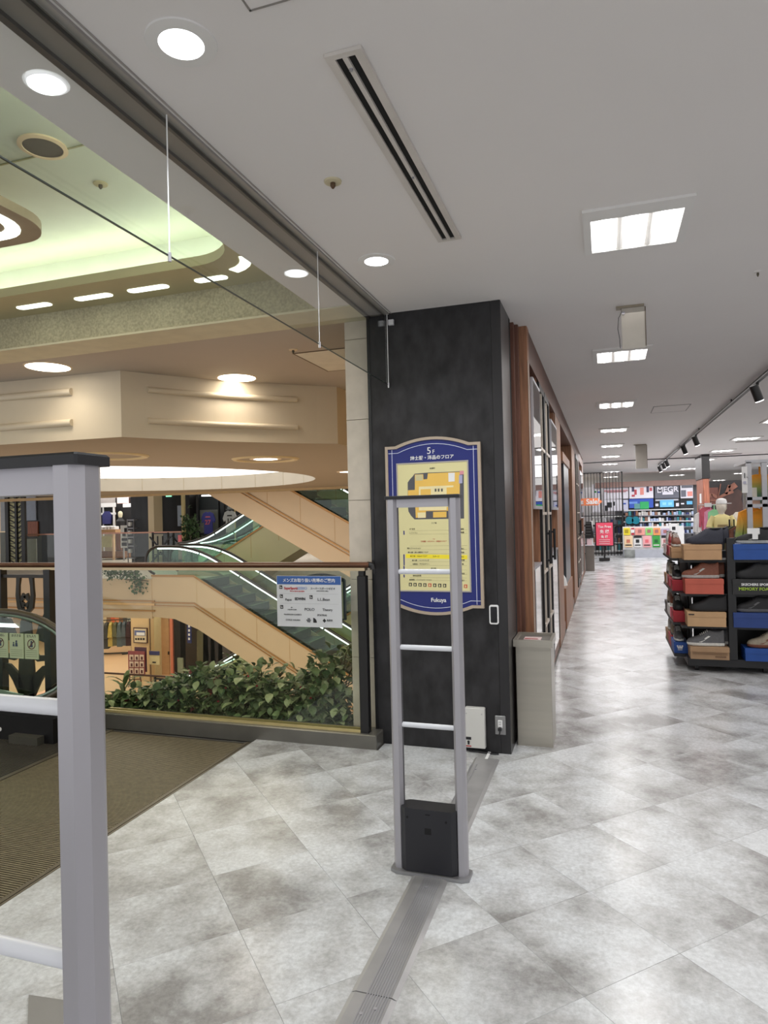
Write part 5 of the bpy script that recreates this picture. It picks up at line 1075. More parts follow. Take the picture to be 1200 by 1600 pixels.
# ================================================================== SHOPFRONT ALONG THE AISLE
WX = -.505
wd = wood('shop_wood', 150, 106, 78); wd2 = wood('shop_wood_dark', 104, 68, 54); trimw = C('edge_white', 196, 184, 170, rough=.35)
b = B(); b.box(-1.4, -.78, 4.95, 24, 0, 2.85); struct('wall_left', b, C('dark_backing', 36, 32, 32))
b = B(); b.box(-.80, WX, 5.0, 17.9, 2.62, 2.85); sf_head = struct('trim_10', b, wd2)
b = B(); b.box(-.78, -.515, 5.0, 17.9, .0, .10); struct('baseboard_left', b, wood('base_wood', 138, 104, 88, 'Y'))
rb = thing('ribbed_screen', 'narrow reddish vertical wood slats between the black pillar and the first wood post', 'slats', (-.6, 4.8, 0))
for k in range(3):
    b = B(); x = -.600+k*.022; y = 4.70+k*.07; b.bbox(x-.03, x, y, y+.05, 0, 2.85, .003); obj('slat', b, wd2, rb)
b = B(); b.box(-.612, -.60, 4.69, 4.70, 1.68, 1.72); obj('hinge', b, black, rb)
def post(label, y0, y1, x0=-.60, x1=WX, m_=None):
    p_ = thing('wood_post', label, 'post', ((x0+x1)/2, (y0+y1)/2, 0), 'wood posts of the shopfront')
    b = B(); b.bbox(x0, x1, y0, y1, 0, 2.62 if y0 > 5 else 2.85, .003); obj('plank', b, m_ or wd, p_)
    b = B(); b.box(x1, x1+.004, y0+.0, y0+.012, .02, 2.60); obj('edge_strip', b, trimw, p_); return p_
post('broad wood post right beside the stainless bin', 4.90, 5.02, -.615, -.500)
glk = glass('shop_glass', (.75, .77, .80), .10, 1.0)
def showcase(label, y0, y1, zg0, zg1, zl, proud=.012):
    s_ = thing('showcase', label, 'showcase', (-.64, (y0+y1)/2, .10), 'showcases of the shopfront')
    b = B(); b.box(-.775, -.765, y0, y1, .10, 2.62); obj('back_board', b, wd2, s_)
    b = B(); b.box(-.765, WX-.01, y0, y0+.02, .10, 2.62); obj('side_board', b, wd, s_); b = B(); b.box(-.765, WX-.01, y1-.02, y1, .10, 2.62); obj('side_board', b, wd, s_)
    b = B(); b.box(WX+proud, WX+proud+.006, y0+.05, y1-.03, zg0, zg1); obj('glass_pane', b, glk, s_)
    b = B(); b.box(WX-.02, WX+proud, y0+.05, y1-.03, zg0, zg1); obj('black_backing', b, C('gloss_black', 20, 20, 22, rough=.08, spec=1.0), s_)
    b = B(); b.box(WX, WX+proud+.008, y0+.05, y1-.03, zg0-.025, zg0); b.box(WX, WX+proud+.008, y0+.04, y0+.05, zg0-.025, zg1); b.box(WX, WX+proud+.008, y0+.05, y1-.03, zg1, zg1+.02); obj('pane_frame', b, alu, s_)
    b = B(); b.box(-.765, WX, y0, y1, zl-.02, zl); obj('shelf', b, alu2, s_)
    b = B(); b.box(WX-.03, WX-.004, y0+.02, y1-.02, .12, zl-.02); lo = obj('lower_panel', b, C('mirror_panel', 214, 210, 206, rough=.12, metal=.55), s_)
    b = B(); b.box(WX-.03, WX, y0+.02, y0+.09, .12, zl-.02); obj('black_stile', b, black, s_); b = B(); b.box(WX-.03, WX, y1-.04, y1-.02, .12, zl-.02); obj('black_stile', b, black, s_)
showcase('first showcase with mirror glass, next to the broad wood post', 5.05, 5.70, 1.56, 2.50, 1.10)
showcase('second showcase with mirror glass, beyond the lattice doors', 6.82, 7.70, 1.56, 2.42, 1.12)
def lattice_door(label, y0, y1, grp='lattice doors'):
    d_ = thing('lattice_door', label, 'door', (WX-.02, (y0+y1)/2, .10), grp); z0, z1 = .10, 2.60
    b = B(); b.box(WX-.03, WX+.01, y0, y0+.04, z0, z1); obj('stile', b, black, d_); b = B(); b.box(WX-.03, WX+.01, y1-.04, y1, z0, z1); obj('stile', b, black, d_)
    b = B(); b.box(WX-.03, WX+.01, y0+.04, y1-.04, z0, z0+.12); obj('bottom_rail', b, black, d_); b = B(); b.box(WX-.03, WX+.01, y0+.04, y1-.04, z1-.06, z1); obj('top_rail', b, black, d_)
    b = B(); b.box(WX-.02, WX-.012, y0+.04, y1-.04, z0+.12, z1-.06); obj('glass_pane', b, glk, d_)
    for z in (.55, 1.0, 1.5, 2.05):
        b = B(); b.box(WX-.024, WX+.012, y0+.04, y1-.04, z-.012, z+.012); obj('muntin', b, trimw, d_)
    b = B(); b.box(WX-.024, WX+.008, (y0+y1)/2-.01, (y0+y1)/2+.01, z0+.12, z1-.06); obj('muntin', b, trimw, d_)
    b = B(); b.tube([(WX+.035, y1-.05, 1.05), (WX+.035, y1-.05, 1.35)], .012, 8); b.box(WX, WX+.04, y1-.06, y1-.04, 1.07, 1.09); b.box(WX, WX+.04, y1-.06, y1-.04, 1.31, 1.33); obj('handle', b, black, d_)
    return d_
lattice_door('black lattice glass door nearest the stainless bin', 5.74, 6.22); lattice_door('second black lattice glass door, just beyond the nearest one', 6.26, 6.76)
b = B(); b.box(-.77, WX-.06, 5.72, 6.78, .10, 2.62); obj('dark_interior', b, C('interior_dark', 40, 34, 32), label='dark cabinet interior behind the pair of lattice doors', cat='cabinet')
post('wood post beyond the second showcase', 7.75, 8.65, -.74, WX, wd)
dp = thing('black_display', 'tall black panel display in a wood surround further along the shopfront', 'display', (-.6, 9.9, 0))
b = B(); b.box(-.76, -.50, 9.0, 10.8, .0, .52); obj('wood_base', b, wd, dp); b = B(); b.box(-.76, -.50, 9.0, 10.8, 2.18, 2.30); obj('wood_top', b, wd, dp)
b = B(); b.box(-.72, -.52, 9.5, 10.75, .52, 2.18); obj('black_panel', b, C('display_charcoal', 46, 48, 54, rough=.3), dp)
b = B(); b.lathe([(.12, 0), (.10, .10), (.02, .22)], (-.62, 9.4, .52), 12); obj('white_ornament', b, paper, dp)
post('wood post behind the tall black panel display', 11.6, 12.9, -.74, WX, wd)
lattice_door('third lattice door, far along the shopfront', 13.1, 13.7); lattice_door('fourth lattice door, farthest along the shopfront', 13.75, 14.4)
post('narrow wood post after the far lattice doors', 14.5, 15.0, -.74, WX, wd2); post('last wood post at the end of the shopfront', 17.0, 17.8, -.74, WX, wd2)
showcase('third showcase near the end of the shopfront', 15.1, 16.9, 1.4, 2.4, 1.05)
b = B(); b.box(WX+.002, WX+.006, 5.3, 5.9, .03, .075); obj('floor_sticker', b, C('pink_red', 206, 60, 84), label='pink red strip low on the shopfront base behind the bin', cat='sticker')

# ================================================================== SHOE RACK
def shoe_mesh(L=.285, sole_h=.028, high=1.0):
    st_ = [(0, .010, .030), (.05, .028, .046), (.15, .040, .056), (.3, .044, .068), (.42, .042, .084), (.52, .038, .102), (.62, .035, .108), (.75, .033, .100), (.88, .032, .104), (.97, .026, .112), (1.0, .014, .098)]
    s = B(); o = [(t*L, -(w_+.003)) for t, w_, h in st_]+[(t*L, w_+.003) for t, w_, h in st_[::-1]]; n = len(o)
    s.add([(x*.98+.003, y*.9, .004*(1 if x > .02 else 2)) for x, y in o]+[(x, y, sole_h*.5) for x, y in o]+[(x, y, sole_h) for x, y in o],
          [tuple(range(n)), tuple(range(2*n, 3*n))]+[(k*n+i, k*n+(i+1) % n, (k+1)*n+(i+1) % n, (k+1)*n+i) for k in (0, 1) for i in range(n)])
    u = B(); vs = []; m_ = 11
    for t, w_, h in st_:
        hh = sole_h+(h*high-sole_h)
        for k in range(m_): a = PI*k/(m_-1); vs.append((t*L, -w_*math.copysign(abs(math.cos(a))**.75, math.cos(a)), sole_h-.004+(hh-sole_h+.004)*math.sin(a)**.85))
    fs = []
    for i in range(len(st_)-1):
        for k in range(m_-1): a = i*m_+k; fs.append((a, a+1, a+m_+1, a+m_))
    fs += [tuple(range(m_)), tuple(range((len(st_)-1)*m_+m_-1, (len(st_)-1)*m_-1, -1))]; u.add(vs, fs)
    c = B(); c.lathe([(.046, .0), (.05, .006), (.034, .008), (.030, .001), (.001, .0)], (0, 0, 0), 16); c.v = [(L*.77+v[0]*1.05, v[1]*.55, .100*high+v[2]+.003) for v in c.v]
    l = B()
    for k in range(5): x = L*(.36+.045*k); z = (.080+.0065*k)*high; l.tube([(x, -.022, z-.010), (x, 0, z), (x, .022, z-.010)], .0028, 5)
    st2 = B(); st2.add([(L*.30, -.0435, .034), (L*.38, -.0433, .034), (L*.62, -.033, .082), (L*.56, -.034, .086)], [(0, 1, 2, 3)]);
    return s.mesh('sole', smooth=True), u.mesh('upper', smooth=True), c.mesh('collar', smooth=True), l.mesh('laces'), st2.mesh('side_stripe')
SHM = shoe_mesh(high=1.22)
def shoe(label, loc, rz, upper, sole, lace=None, stripe=None, tilt=0, sc=1.0):
    s = thing('shoe', label, 'shoe', loc, 'shoes displayed on the shoe rack', rz)
    s.rotation_euler = (0, tilt, rz); s.scale = (sc, sc, sc)
    for me, m_, nm in ((SHM[0], sole, 'sole'), (SHM[1], upper, 'upper'), (SHM[2], ink, 'collar'), (SHM[3], lace or upper, 'laces'), (SHM[4], stripe or lace or sole, 'side_stripe')):
        me2 = me.copy(); me2.materials.append(m_); o = bpy.data.objects.new(nm, me2); COL.objects.link(o); o.parent = s
    return s
sc_ = lambda n_, r, g, b_: C('shoe_'+n_, r, g, b_, rough=.65, var=.12, scale=60)
S_navy, S_black, S_grey, S_white, S_brown, S_red, S_pink, S_taupe, S_ltgrey = sc_('navy', 46, 48, 60), sc_('black', 32, 32, 34), sc_('grey', 96, 96, 98), sc_('white', 222, 222, 216), sc_('brown', 120, 72, 54), sc_('red', 160, 44, 54), sc_('pink', 226, 130, 140), sc_('taupe', 150, 140, 122), sc_('lightgrey', 178, 180, 176)
rack = thing('shoe_rack', 'black wheeled shoe rack with boxed shoes at the right of the aisle', 'rack', (1.4, 7.3, 0))
RX0, RX1, RY0, RY1 = .72, 2.3, 6.90, 7.95
bk = C('rack_black', 26, 26, 28, rough=.45, var=.05)
b = B(); b.bbox(.70, RX1, 6.82, RY1, .055, .125, .006); obj('base', b, bk, rack)
for x, y in ((.78, 6.9), (1.35, 6.9), (.78, 7.85), (1.35, 7.85)):
    b = B(); b.tube([(x-.016, y, .028), (x+.016, y, .028)], .028, 12); b.box(x-.02, x+.02, y-.02, y+.02, .04, .058); obj('caster', b, black, rack)
for x0, x1, y0, y1 in ((1.048, 1.115, 6.80, 6.86), (.735, .775, 7.15, 7.2), (1.75, 1.80, 6.85, 6.9), (.735, .775, 7.85, 7.9)):
    b = B(); b.box(x0, x1, y0, y1, .125, 1.235 if x0 > 1 else 1.10); obj('upright', b, bk, rack)
b = B(); b.box(.80, RX1, 7.20, 7.24, .125, 1.10); obj('back_panel', b, bk, rack)
rows = [(1009, 1034.5), (955, 977.5), (903.7, 927), (850.4, 874)]
zb = [PY(1105, r_[1], 6.85).z for r_ in rows]; zt_ = [PY(1105, r_[0], 6.85).z for r_ in rows]
for k, z in enumerate(zb):
    if k == 0: continue
    b = B(); b.box(.66, RX1, 6.86, RY1, z-.03, z-.004); obj('shelf', b, bk, rack)
    b = B()
    for x0, x1 in ((.76, 1.05), (1.115, 1.75)):   # arched gusset under the shelf
        n_ = 8; pts = [(x0, z-.03), (x0, z-.10)]+[(x0+(x1-x0)*i/n_, z-.10+.06*(1-((i-n_/2)/(n_/2))**2)) for i in range(n_+1)]+[(x1, z-.10), (x1, z-.03)]; b.prism(pts, .012, 'XZ', 7.17)
    obj('arched_brace', b, bk, rack)
BXC = {'tan': C('box_tan', 186, 148, 110, rough=.7), 'orange': C('box_terracotta', 190, 92, 74, rough=.6), 'tan2': C('box_tan2', 192, 156, 116, rough=.7), 'kraft': C('box_kraft', 168, 136, 104, rough=.75), 'blue': C('box_blue', 28, 74, 150, rough=.5), 'navy': C('box_navy', 34, 62, 126, rough=.5), 'black': C('box_dark', 40, 40, 40, rough=.5), 'red': C('box_red', 168, 36, 48), 'white': paper}
def shoebox(label, x0, x1, y0, y1, z0, z1, m_, grp='shoe boxes on the rack'):
    t_ = thing('shoe_box', label, 'box', ((x0+x1)/2, (y0+y1)/2, z0), grp)
    b = B(); b.box(x0+.003, x1-.003, y0+.003, y1-.003, z0, z1-.03); obj('carton', b, m_, t_)
    b = B(); b.bbox(x0, x1, y0, y1, z1-.045, z1, .002); obj('lid', b, m_, t_); return t_
front = [[('kraft', 'brown cardboard', S_grey, S_white, 'grey running shoe with a white sole', 1075.5, 1137), ('tan2', 'tan lidded', S_black, S_black, 'flat black shoe', 1072, 1133.4), ('orange', 'terracotta', S_brown, S_ltgrey, 'brown shoe with a pale toe', 1070, 1131), ('tan', 'plain tan', S_navy, S_navy, 'dark navy trainer', 1069, 1129.5)],
         [('blue', 'bright blue', S_taupe, S_brown, 'taupe shoe', 1161, 1215), ('navy', 'navy blue', S_black, S_grey, 'black shoe with a grey sole', 1144, 1206), ('black', 'black printed', S_black, S_black, 'all black shoe', 1144, 1206), ('blue', 'plain blue', S_black, S_ltgrey, 'black shoe with a light grey sole', 1147, 1208)]]
lvs = ['on the bottom shelf', 'on the second lowest shelf', 'on the second highest shelf', 'on the top shelf']
lvn = ['on the bottom shelf', 'on the second shelf from the bottom', 'on the third shelf from the bottom', 'on the top shelf']
for ci, colm in enumerate(front):
    for k, (bc, bn_, um, sm, sd, xa, xb) in enumerate(colm):
        z0, z1 = zb[k] if k else .126, zt_[k]; x0, x1 = PY(xa, 900, 6.78).x, PY(xb, 900, 6.78).x
        if ci == 1: z0 += .0; 
        t_ = shoebox('%s shoe box %s, %s of the rack post' % (bn_, lvs[k], 'left' if ci == 0 else 'right'), x0, x1, 6.78, 7.0, z0, z1, BXC[bc])
        y_ = 6.90; toe = x0-.02 if (ci, k) in ((0, 0), (0, 2)) else x0+.03
        shoe('%s %s, %s of the post' % (sd, lvs[k], 'left' if ci == 0 else 'right'), (toe, y_-.045, z1+.001), 0, um, sm, lace=S_white if (ci, k) in ((0, 0),) else None, sc=1.12)
        o2 = shoe('rear %s of the pair %s, %s of the post' % (sd.split(' with')[0], lvs[k], 'left' if ci == 0 else 'right'), (toe+.06, y_+.055, z1+.001), 0, um, sm, sc=1.12)
        if bc == 'black':
            xm = (x0+x1)/2
            text('lettering', 'SKECHERS SPORT', .030, paper, t_, (x0+.19, 6.777, z1-.048), bold=.001); text('lettering', 'MEMORY FOAM', .038, C('lime_print', 160, 190, 60), t_, (x0+.185, 6.777, z1-.088), bold=.001)
        if bc == 'kraft':
            b = B(); [b.box(x0+.02, x1-.02, 6.7765, 6.78, z1-dz-.004, z1-dz) for dz in (.05, .062)]; b.box(x1-.12, x1-.03, 6.7765, 6.78, z0+.02, z0+.035); obj('print', b, C('kraft_print', 120, 92, 66), t_)
        if bc == 'tan2':
            b = B(); b.box(x0+.012, x0+.06, 6.776, 6.78, z1-.028, z1-.018); obj('print', b, ink, t_)
b = B(); c_ = PY(1177, 834, 6.80); b.box(c_.x-.05, c_.x+.05, 6.79, 6.795, c_.z-.0, c_.z+.05); b.box(c_.x-.01, c_.x+.035, 6.788, 6.792, c_.z-.05, c_.z+.005)
obj('price_tag', b, paper, label='white price card standing on the black shoe, top right of the rack', cat='price tag')
# side of the rack towards the aisle: boxes end-on with shoes
sidec = [[('blue', S_grey, S_white), ('red', S_taupe, S_grey), ('kraft', S_ltgrey, S_white)], [('red', S_black, S_black), ('white', S_brown, S_white), ('black', S_taupe, S_taupe)], [('red', S_black, S_ltgrey), ('red', S_taupe, S_white), ('kraft', S_ltgrey, S_grey)], [('tan', S_brown, S_white), ('red', S_red, S_pink), ('white', S_ltgrey, S_white)]]
bcn = {'blue': 'blue', 'red': 'red', 'kraft': 'brown', 'white': 'white', 'black': 'black', 'tan': 'tan'}
for k, rw in enumerate(sidec):
    for j, (bc, um, sm) in enumerate(rw):
        y0 = 7.03+j*.32; z0 = zb[k] if k else .126; z1 = z0+.105; dn = ['first', 'second', 'third'][j]
        t_ = shoebox('%s aisle side shoe box %s, %s from the front' % (bcn[bc], lvs[k], dn), .60, .73, y0, y0+.30, z0, z1, BXC[bc], 'shoe boxes on the aisle side of the rack')
        s_ = shoe('aisle side shoe %s, %s from the front' % (lvs[k], dn), (.655, y0+.01, z1+.001), PI/2, um, sm, lace=S_white, sc=1.0)
        if bc == 'blue' and k == 0:
            b = B(); xm = .655; [b.tube([(xm+dx, y0-.002, z0+.045), (xm+dx*2.0, y0-.002, z0+.075)], .008, 5) for dx in (-.012, 0, .012)]; b.box(xm-.02, xm+.02, y0-.004, y0-.001, z0+.03, z0+.036); obj('trefoil_print', b, paper, t_)
b = B(); b.box(.60, .80, 7.0, 7.98, zb[0]-.02 if zb[0] > .15 else .10, .126); obj('side_shelf', b, bk, rack)
for k in (1, 2, 3):
    b = B(); b.box(.595, .80, 7.0, 7.98, zb[k]-.022, zb[k]-.001); obj('side_shelf', b, bk, rack)
b = B(); b.box(.745, .765, 7.0, 7.95, .125, 1.08); obj('side_panel', b, bk, rack)

# ================================================================== FAR SHOP
b = B(); b.box(.35, 7, 25.4, 25.6, 0, 2.42); struct('wall_back', b, C('far_wall_grey', 120, 120, 124, rough=.7))
b = B(); b.box(-6, .6, 26.0, 26.2, 0, 2.42); struct('wall_back', b, C('far_wall_white', 232, 232, 238, rough=.7))
b = B(); b.box(-8, 14, 44, 44.2, 0, 2.85); struct('wall_back', b, C('far_wall_white', 1, 1, 1))
b = B(); b.box(14, 14.2, -2, 44, 0, 2.85); struct('wall_right', b, C('right_wall', 170, 166, 162, rough=.8))
hd = card('valance', 930, 754.5, 1110, 756.5, 25.0, C('valance_pink', 150, 120, 112), .3); lab(hd, 'thin pale pink lit valance over the far wall of posters', 'valance')
# black slatted screen
ls = thing('slatted_screen', 'black vertical bar screen standing at the far end of the aisle', 'screen', PY(943, 866, 24))
xs0, xs1 = PY(910, 800, 24).x, PY(973, 800, 24).x
for k, x in enumerate([910+i*4.85 for i in range(14)]):
    th_ = 1.5 if k in (0, 6, 13) else .7; c_ = PY(x, 800, 24).x; b = B(); b.box(c_-.011*th_*1.4, c_+.011*th_*1.4, 24, 24.04, .02, 2.84); obj('bar', b, black, ls)
for y in (738.5, 806, 822, 835, 850, 865):
    z = PY(940, y, 24).z; b = B(); b.box(xs0, xs1, 24.0, 24.05, z-.012, z+.015 if y != 822 else z+.05); obj('cross_rail', b, black, ls)
def poster(label, x0, y0, x1, y1, Y, m_, parts=(), txt=None, cat='poster', name='poster', grp=None):
    p_ = thing(name, label, cat, PY((x0+x1)/2, y1, Y), grp); card('sheet', x0, y0, x1, y1, Y, m_, .04, p_)
    for (a, c, d, e, mm) in parts: card('print', a, c, d, e, Y-.012, mm, .01, p_)
    if txt:
        for (s, x, y, size, mm) in txt:
            c_ = PY(x, y, Y-.02); text('lettering', s, size, mm, p_, c_, bold=size*.02)
    return p_
K = lambda n_, r, g, b_, **k: C('pr_'+n_, r, g, b_, rough=.6, var=.03, **k)
pw, pg_, pk, pb_, pc = K('white', 232, 230, 240), K('grey', 108, 110, 122), K('black', 34, 34, 38), K('blue', 54, 88, 186), K('cyan', 110, 190, 236)
poster('white poster with red curved lines behind the bar screen', 943, 757, 982, 779, 25.1, pw, [(944, 766, 981, 767.5, K('rose', 200, 150, 156)), (948, 768, 978, 769, K('rose', 1, 1, 1))])
poster('white photo poster of a black climbing figure behind the bar screen', 943, 781, 972, 798, 25.1, pw, [(945, 790, 950, 798, pk), (949, 785, 956, 793, pk), (958, 784, 961, 790, pk)])
poster('tall pale poster with small blue mark at the left of the far wall', 925, 757, 940, 800, 25.1, pw, [(929, 767, 932, 770, K('green', 60, 140, 90)), (934, 768, 939, 770, pb_)])
poster('pale lilac poster with small blue mark right of the bar screen', 972, 781, 982, 803, 25.1, K('lilac', 206, 208, 232), [(974, 786, 978, 788, pb_)])
poster('white sports poster with three leaping figures on the far wall', 983, 757, 1021, 778, 25.05, pw, [(987, 760, 991, 768, K('navyf', 70, 60, 90)), (991, 765, 995, 773, K('redf', 190, 80, 90)), (1000, 762, 1006, 773, K('skin', 232, 150, 140)), (1010, 760, 1014, 769, K('navyf', 1, 1, 1)), (1015, 762, 1019, 767, K('redf', 1, 1, 1)), (987, 773, 992, 776, K('redf', 1, 1, 1))])
poster('large grey poster with bold white lettering on the far wall', 1023, 757, 1061, 778, 25.05, pg_, [(1035, 769, 1052, 772.5, pw), (1027, 768, 1033, 770, pw)], [('MEGR', 1043, 765, .26, pw)])
poster('white and grey shoe poster at the right of the far wall', 1063, 757, 1083, 778, 25.05, pw, [(1064, 766, 1072, 776, pg_), (1074, 768, 1082, 775, K('skin', 1, 1, 1)), (1065, 759, 1082, 762, pg_)])
poster('blue poster with green product picture on the far wall', 983, 780, 1021, 793, 25.05, pb_, [(991, 787, 1000, 795, K('teal', 96, 150, 150)), (1000, 784, 1014, 795, K('leaf', 50, 170, 100)), (983, 784, 996, 787, K('skyb', 110, 150, 220))])
poster('black poster band behind the light blue sign', 1023, 780, 1061, 795, 25.05, pk, [(1024, 787, 1029, 791, pw), (1056, 786, 1061, 791, pw), (1024, 780.5, 1060, 782, K('silver', 190, 190, 200))])
poster('light blue sign board with rounded look on the black poster band', 1031, 781.5, 1053, 792, 24.9, pc, [(1035, 785, 1041, 789, K('cyan2', 150, 216, 244)), (1044, 785, 1050, 789, K('cyan2', 1, 1, 1))], cat='sign', name='sign')
poster('dark poster with cyan shoe at the right of the far wall', 1063, 780, 1083, 795, 25.05, pk, [(1073, 783, 1082, 788, pc), (1064, 786, 1069, 788, pw)])
# wall shelves with goods
fs_ = thing('wall_shelf', 'long wall shelves full of small goods under the far posters', 'shelf', PY(1030, 870, 24.6))
for y in (797, 806, 815, 824, 834):
    a = PY(975, y, 24.5); c = PY(1084, y, 24.5); b = B(); b.box(a.x, c.x, 24.5, 25.05, a.z-.03, a.z); obj('shelf_board', b, paper if y in (797, 815) else C('shelf_grey', 130, 130, 140), fs_)
for x in (975, 1000, 1022, 1045, 1062, 1084):
    a = PY(x, 840, 24.6); b = B(); b.box(a.x-.02, a.x+.02, 24.9, 25.05, 0, PY(x, 796, 24.6).z); obj('upright', b, pk, fs_)
pal = [('white', paper), ('bright white', K('bw', 246, 246, 250)), ('pale blue', K('pblue', 180, 196, 226)), ('off-white', K('ow', 214, 212, 208)), ('black', pk), ('pale blue', K('pblue', 150, 170, 214)), ('navy', K('nv', 50, 58, 110)), ('grey', pg_), ('teal', K('tl', 60, 140, 150)), ('brown', K('br', 150, 110, 90))]
ORD = ['first', 'second', 'third', 'fourth', 'fifth', 'sixth', 'seventh', 'eighth', 'ninth', 'tenth', 'eleventh', 'twelfth', 'thirteenth', 'fourteenth', 'fifteenth']
rn = ['topmost shelf', 'second shelf', 'third shelf', 'fourth shelf', 'lowest shelf']
for r_, y in enumerate((806, 815, 824, 834)):
    x = 977.; k = 0; cnt = {}; pn_ = ''
    while x < 1082:
        w_ = R.uniform(2.6, 5.2); hh = R.uniform(4.5, 8); nm, m_ = R.choice(pal); cnt[nm] = cnt.get(nm, 0)+1; a = PY(x, y, 24.45); c = PY(min(x+w_-.7, 1084), y-hh, 24.45); k += 1
        b = B(); b.bbox(a.x, c.x, 24.52, 24.72, a.z+.001, c.z, .01); obj('goods_box', b, m_, label='%s %s box from the left on the %s of the far wall' % (ORD[cnt[nm]-1], nm, rn[r_]), cat='box', group='goods on the far wall shelves'); x += w_
fs2 = thing('wall_shelf', 'pale shelves with small goods seen through the black bar screen', 'shelf', PY(950, 866, 25.3))
for y in (806, 820, 834, 848, 860):
    card('shelf_board', 924, y, 973, y+1.5, 25.2, paper, .3, fs2)
for x in (924, 941, 958, 972): card('upright', x, 802, x+1, 862, 25.2, C('shelf_grey', 1, 1, 1), .3, fs2)
for r_, y in enumerate((820, 834, 848, 860)):
    for k in range(8):
        nm, m_ = R.choice(pal); x = 925.5+k*5.8; a = PY(x, y, 25.2); c = PY(x+R.uniform(3, 5), y-R.uniform(6, 11), 25.2); b = B(); b.bbox(a.x, c.x, 25.22, 25.4, a.z, c.z, .01)
        obj('goods_box', b, m_, label='%s box behind the bar screen, %s shelf, %s from the left' % (nm, ['topmost', 'second', 'third', 'lowest'][r_], ordn[k] if k < 7 else 'eighth'), cat='box', group='goods behind the bar screen')
for k in range(3):
    for j in range(2):
        z = zb[k+1]+.10; b = B(); b.box(.585, .588, 7.08+.33*j, 7.14+.33*j, z-.06, z+.02)
        obj('price_tag', b, paper if j else C('pr_pinktag', 232, 90, 120), label='%s price tag on the aisle side of the rack, %s' % ('white' if j else 'pink', lvs[k+1]), cat='price tag', group='price tags on the aisle side of the rack')
gg = thing('sunglasses_display', 'display of large teal mirrored goggles on the far shelves', 'goggles', PY(989, 823, 24.0))
for x in (983.5, 993.5):
    c_ = PY(x, 813, 24.2); b = B(); b.tube([c_, c_+Vector((0, .05, 0))], .13, 16); obj('lens', b, C('teal_lens', 34, 130, 150, rough=.15), gg, smooth=True)
card('frame', 978, 806, 999, 821, 24.26, pk, .04, gg); card('stand', 987, 821, 990, 867.5, 24.2, pk, .1, gg)
# coloured sale cards on the low front display
lt = thing('display_table', 'low grey display table carrying rows of coloured cards at the far end', 'table', PY(1010, 868, 23.2))
a = PY(974, 868, 23.2); c = PY(1070, 858, 23.2); b = B(); b.box(a.x, c.x, 23.2, 23.9, .0, c.z); obj('cabinet', b, C('table_silver', 176, 180, 190, rough=.3), lt)
b = B(); b.box(PY(975, 860, 23.15).x, PY(992, 860, 23.15).x, 23.15, 23.2, .01, c.z); obj('patterned_side', b, C('pattern_grey', 130, 134, 132, var=.5, scale=5), lt)
b = B(); z_ = PY(1000, 836, 23.4).z; b.box(a.x, c.x, 23.30, 23.34, c.z, z_+.28); obj('back_board', b, paper, lt)
crd = [(974, 825, 985, 836, 'yellow', K('y', 240, 220, 50)), (986, 825, 991.5, 836, 'red', K('r', 190, 50, 66)), (992, 825, 1008, 836, 'salmon', K('s', 234, 160, 150)), (1008.5, 825, 1020, 836, 'light green', K('g', 150, 220, 120)), (1020.5, 825, 1032, 836, 'orange', K('o', 240, 160, 96)), (1033, 826, 1046, 836, 'lilac', K('l', 190, 180, 206)),
       (975, 837, 989, 855, 'cream', K('c', 240, 210, 170)), (990, 837, 1003, 855, 'white black-headed', paper), (1004, 837, 1018, 855, 'pink', K('p', 240, 176, 180)), (1019, 837, 1032, 855, 'dark green', K('dg', 60, 160, 70)), (1033, 837, 1046, 855, 'pale pink', K('pp', 236, 210, 210)), (1047, 818, 1059, 834, 'white', paper)]
for (x0, y0, x1, y1, nm, m_) in crd:
    cc = thing('sale_card', '%s card in the %s of the low display at the far end' % (nm, 'upper row' if y0 < 830 else 'lower row'), 'card', PY((x0+x1)/2, y1, 23.2), 'coloured cards on the low far display')
    card('sheet', x0+.3, y0, x1-.3, y1, 23.25, m_, .03, cc); xm, ym = (x0+x1)/2, (y0+y1)/2
    card('print', xm-3, ym-3, xm+2.5, ym+2, 23.235, {'yellow': K('y2', 170, 150, 30), 'red': paper, 'cream': K('c2', 200, 120, 96), 'dark green': K('dg2', 30, 100, 50), 'pink': K('p2', 226, 110, 120)}.get(nm, K('pr', 170, 110, 110) if 'white' not in nm else pk), .01, cc)
    if 'headed' in nm or nm == 'pale pink': card('header', x0+.3, y0, x1-.3, y0+3.4, 23.235, pk, .01, cc)
    if y1 > 850: card('caption', x0+2, y1-4, x1-2, y1-2.6, 23.235, paper if 'green' in nm else pk, .01, cc)
# pink notice on stand
pn = thing('pink_notice', 'bright pink notice with white lettering in front of the bar screen', 'sign', PY(945, 868, 21.5)); PKM = C('notice_pink', 234, 84, 110, rough=.35)
card('sheet', 931, 817, 958, 852, 21.5, PKM, .03, pn); card('frame', 930, 816, 959, 853.5, 21.54, pk, .03, pn); card('leg', 943, 853, 946, 873, 21.6, black, .05, pn); card('foot', 936, 872, 953, 876.2, 21.5, black, .3, pn)
for s, y, sz in (('Tax Free', 823, .105), ('免 税', 831, .12), ('免 税', 839, .09)):
    c_ = PY(944.5, y, 21.48); text('lettering', s, sz, paper, pn, c_, bold=.002)
b = B(); [b.box(PY(936, y, 21.48).x, PY(953, y, 21.48).x, 21.48, 21.49, PY(940, y, 21.48).z, PY(940, y, 21.48).z+.012) for y in (844, 847, 850)]; obj('small_print', b, paper, pn)
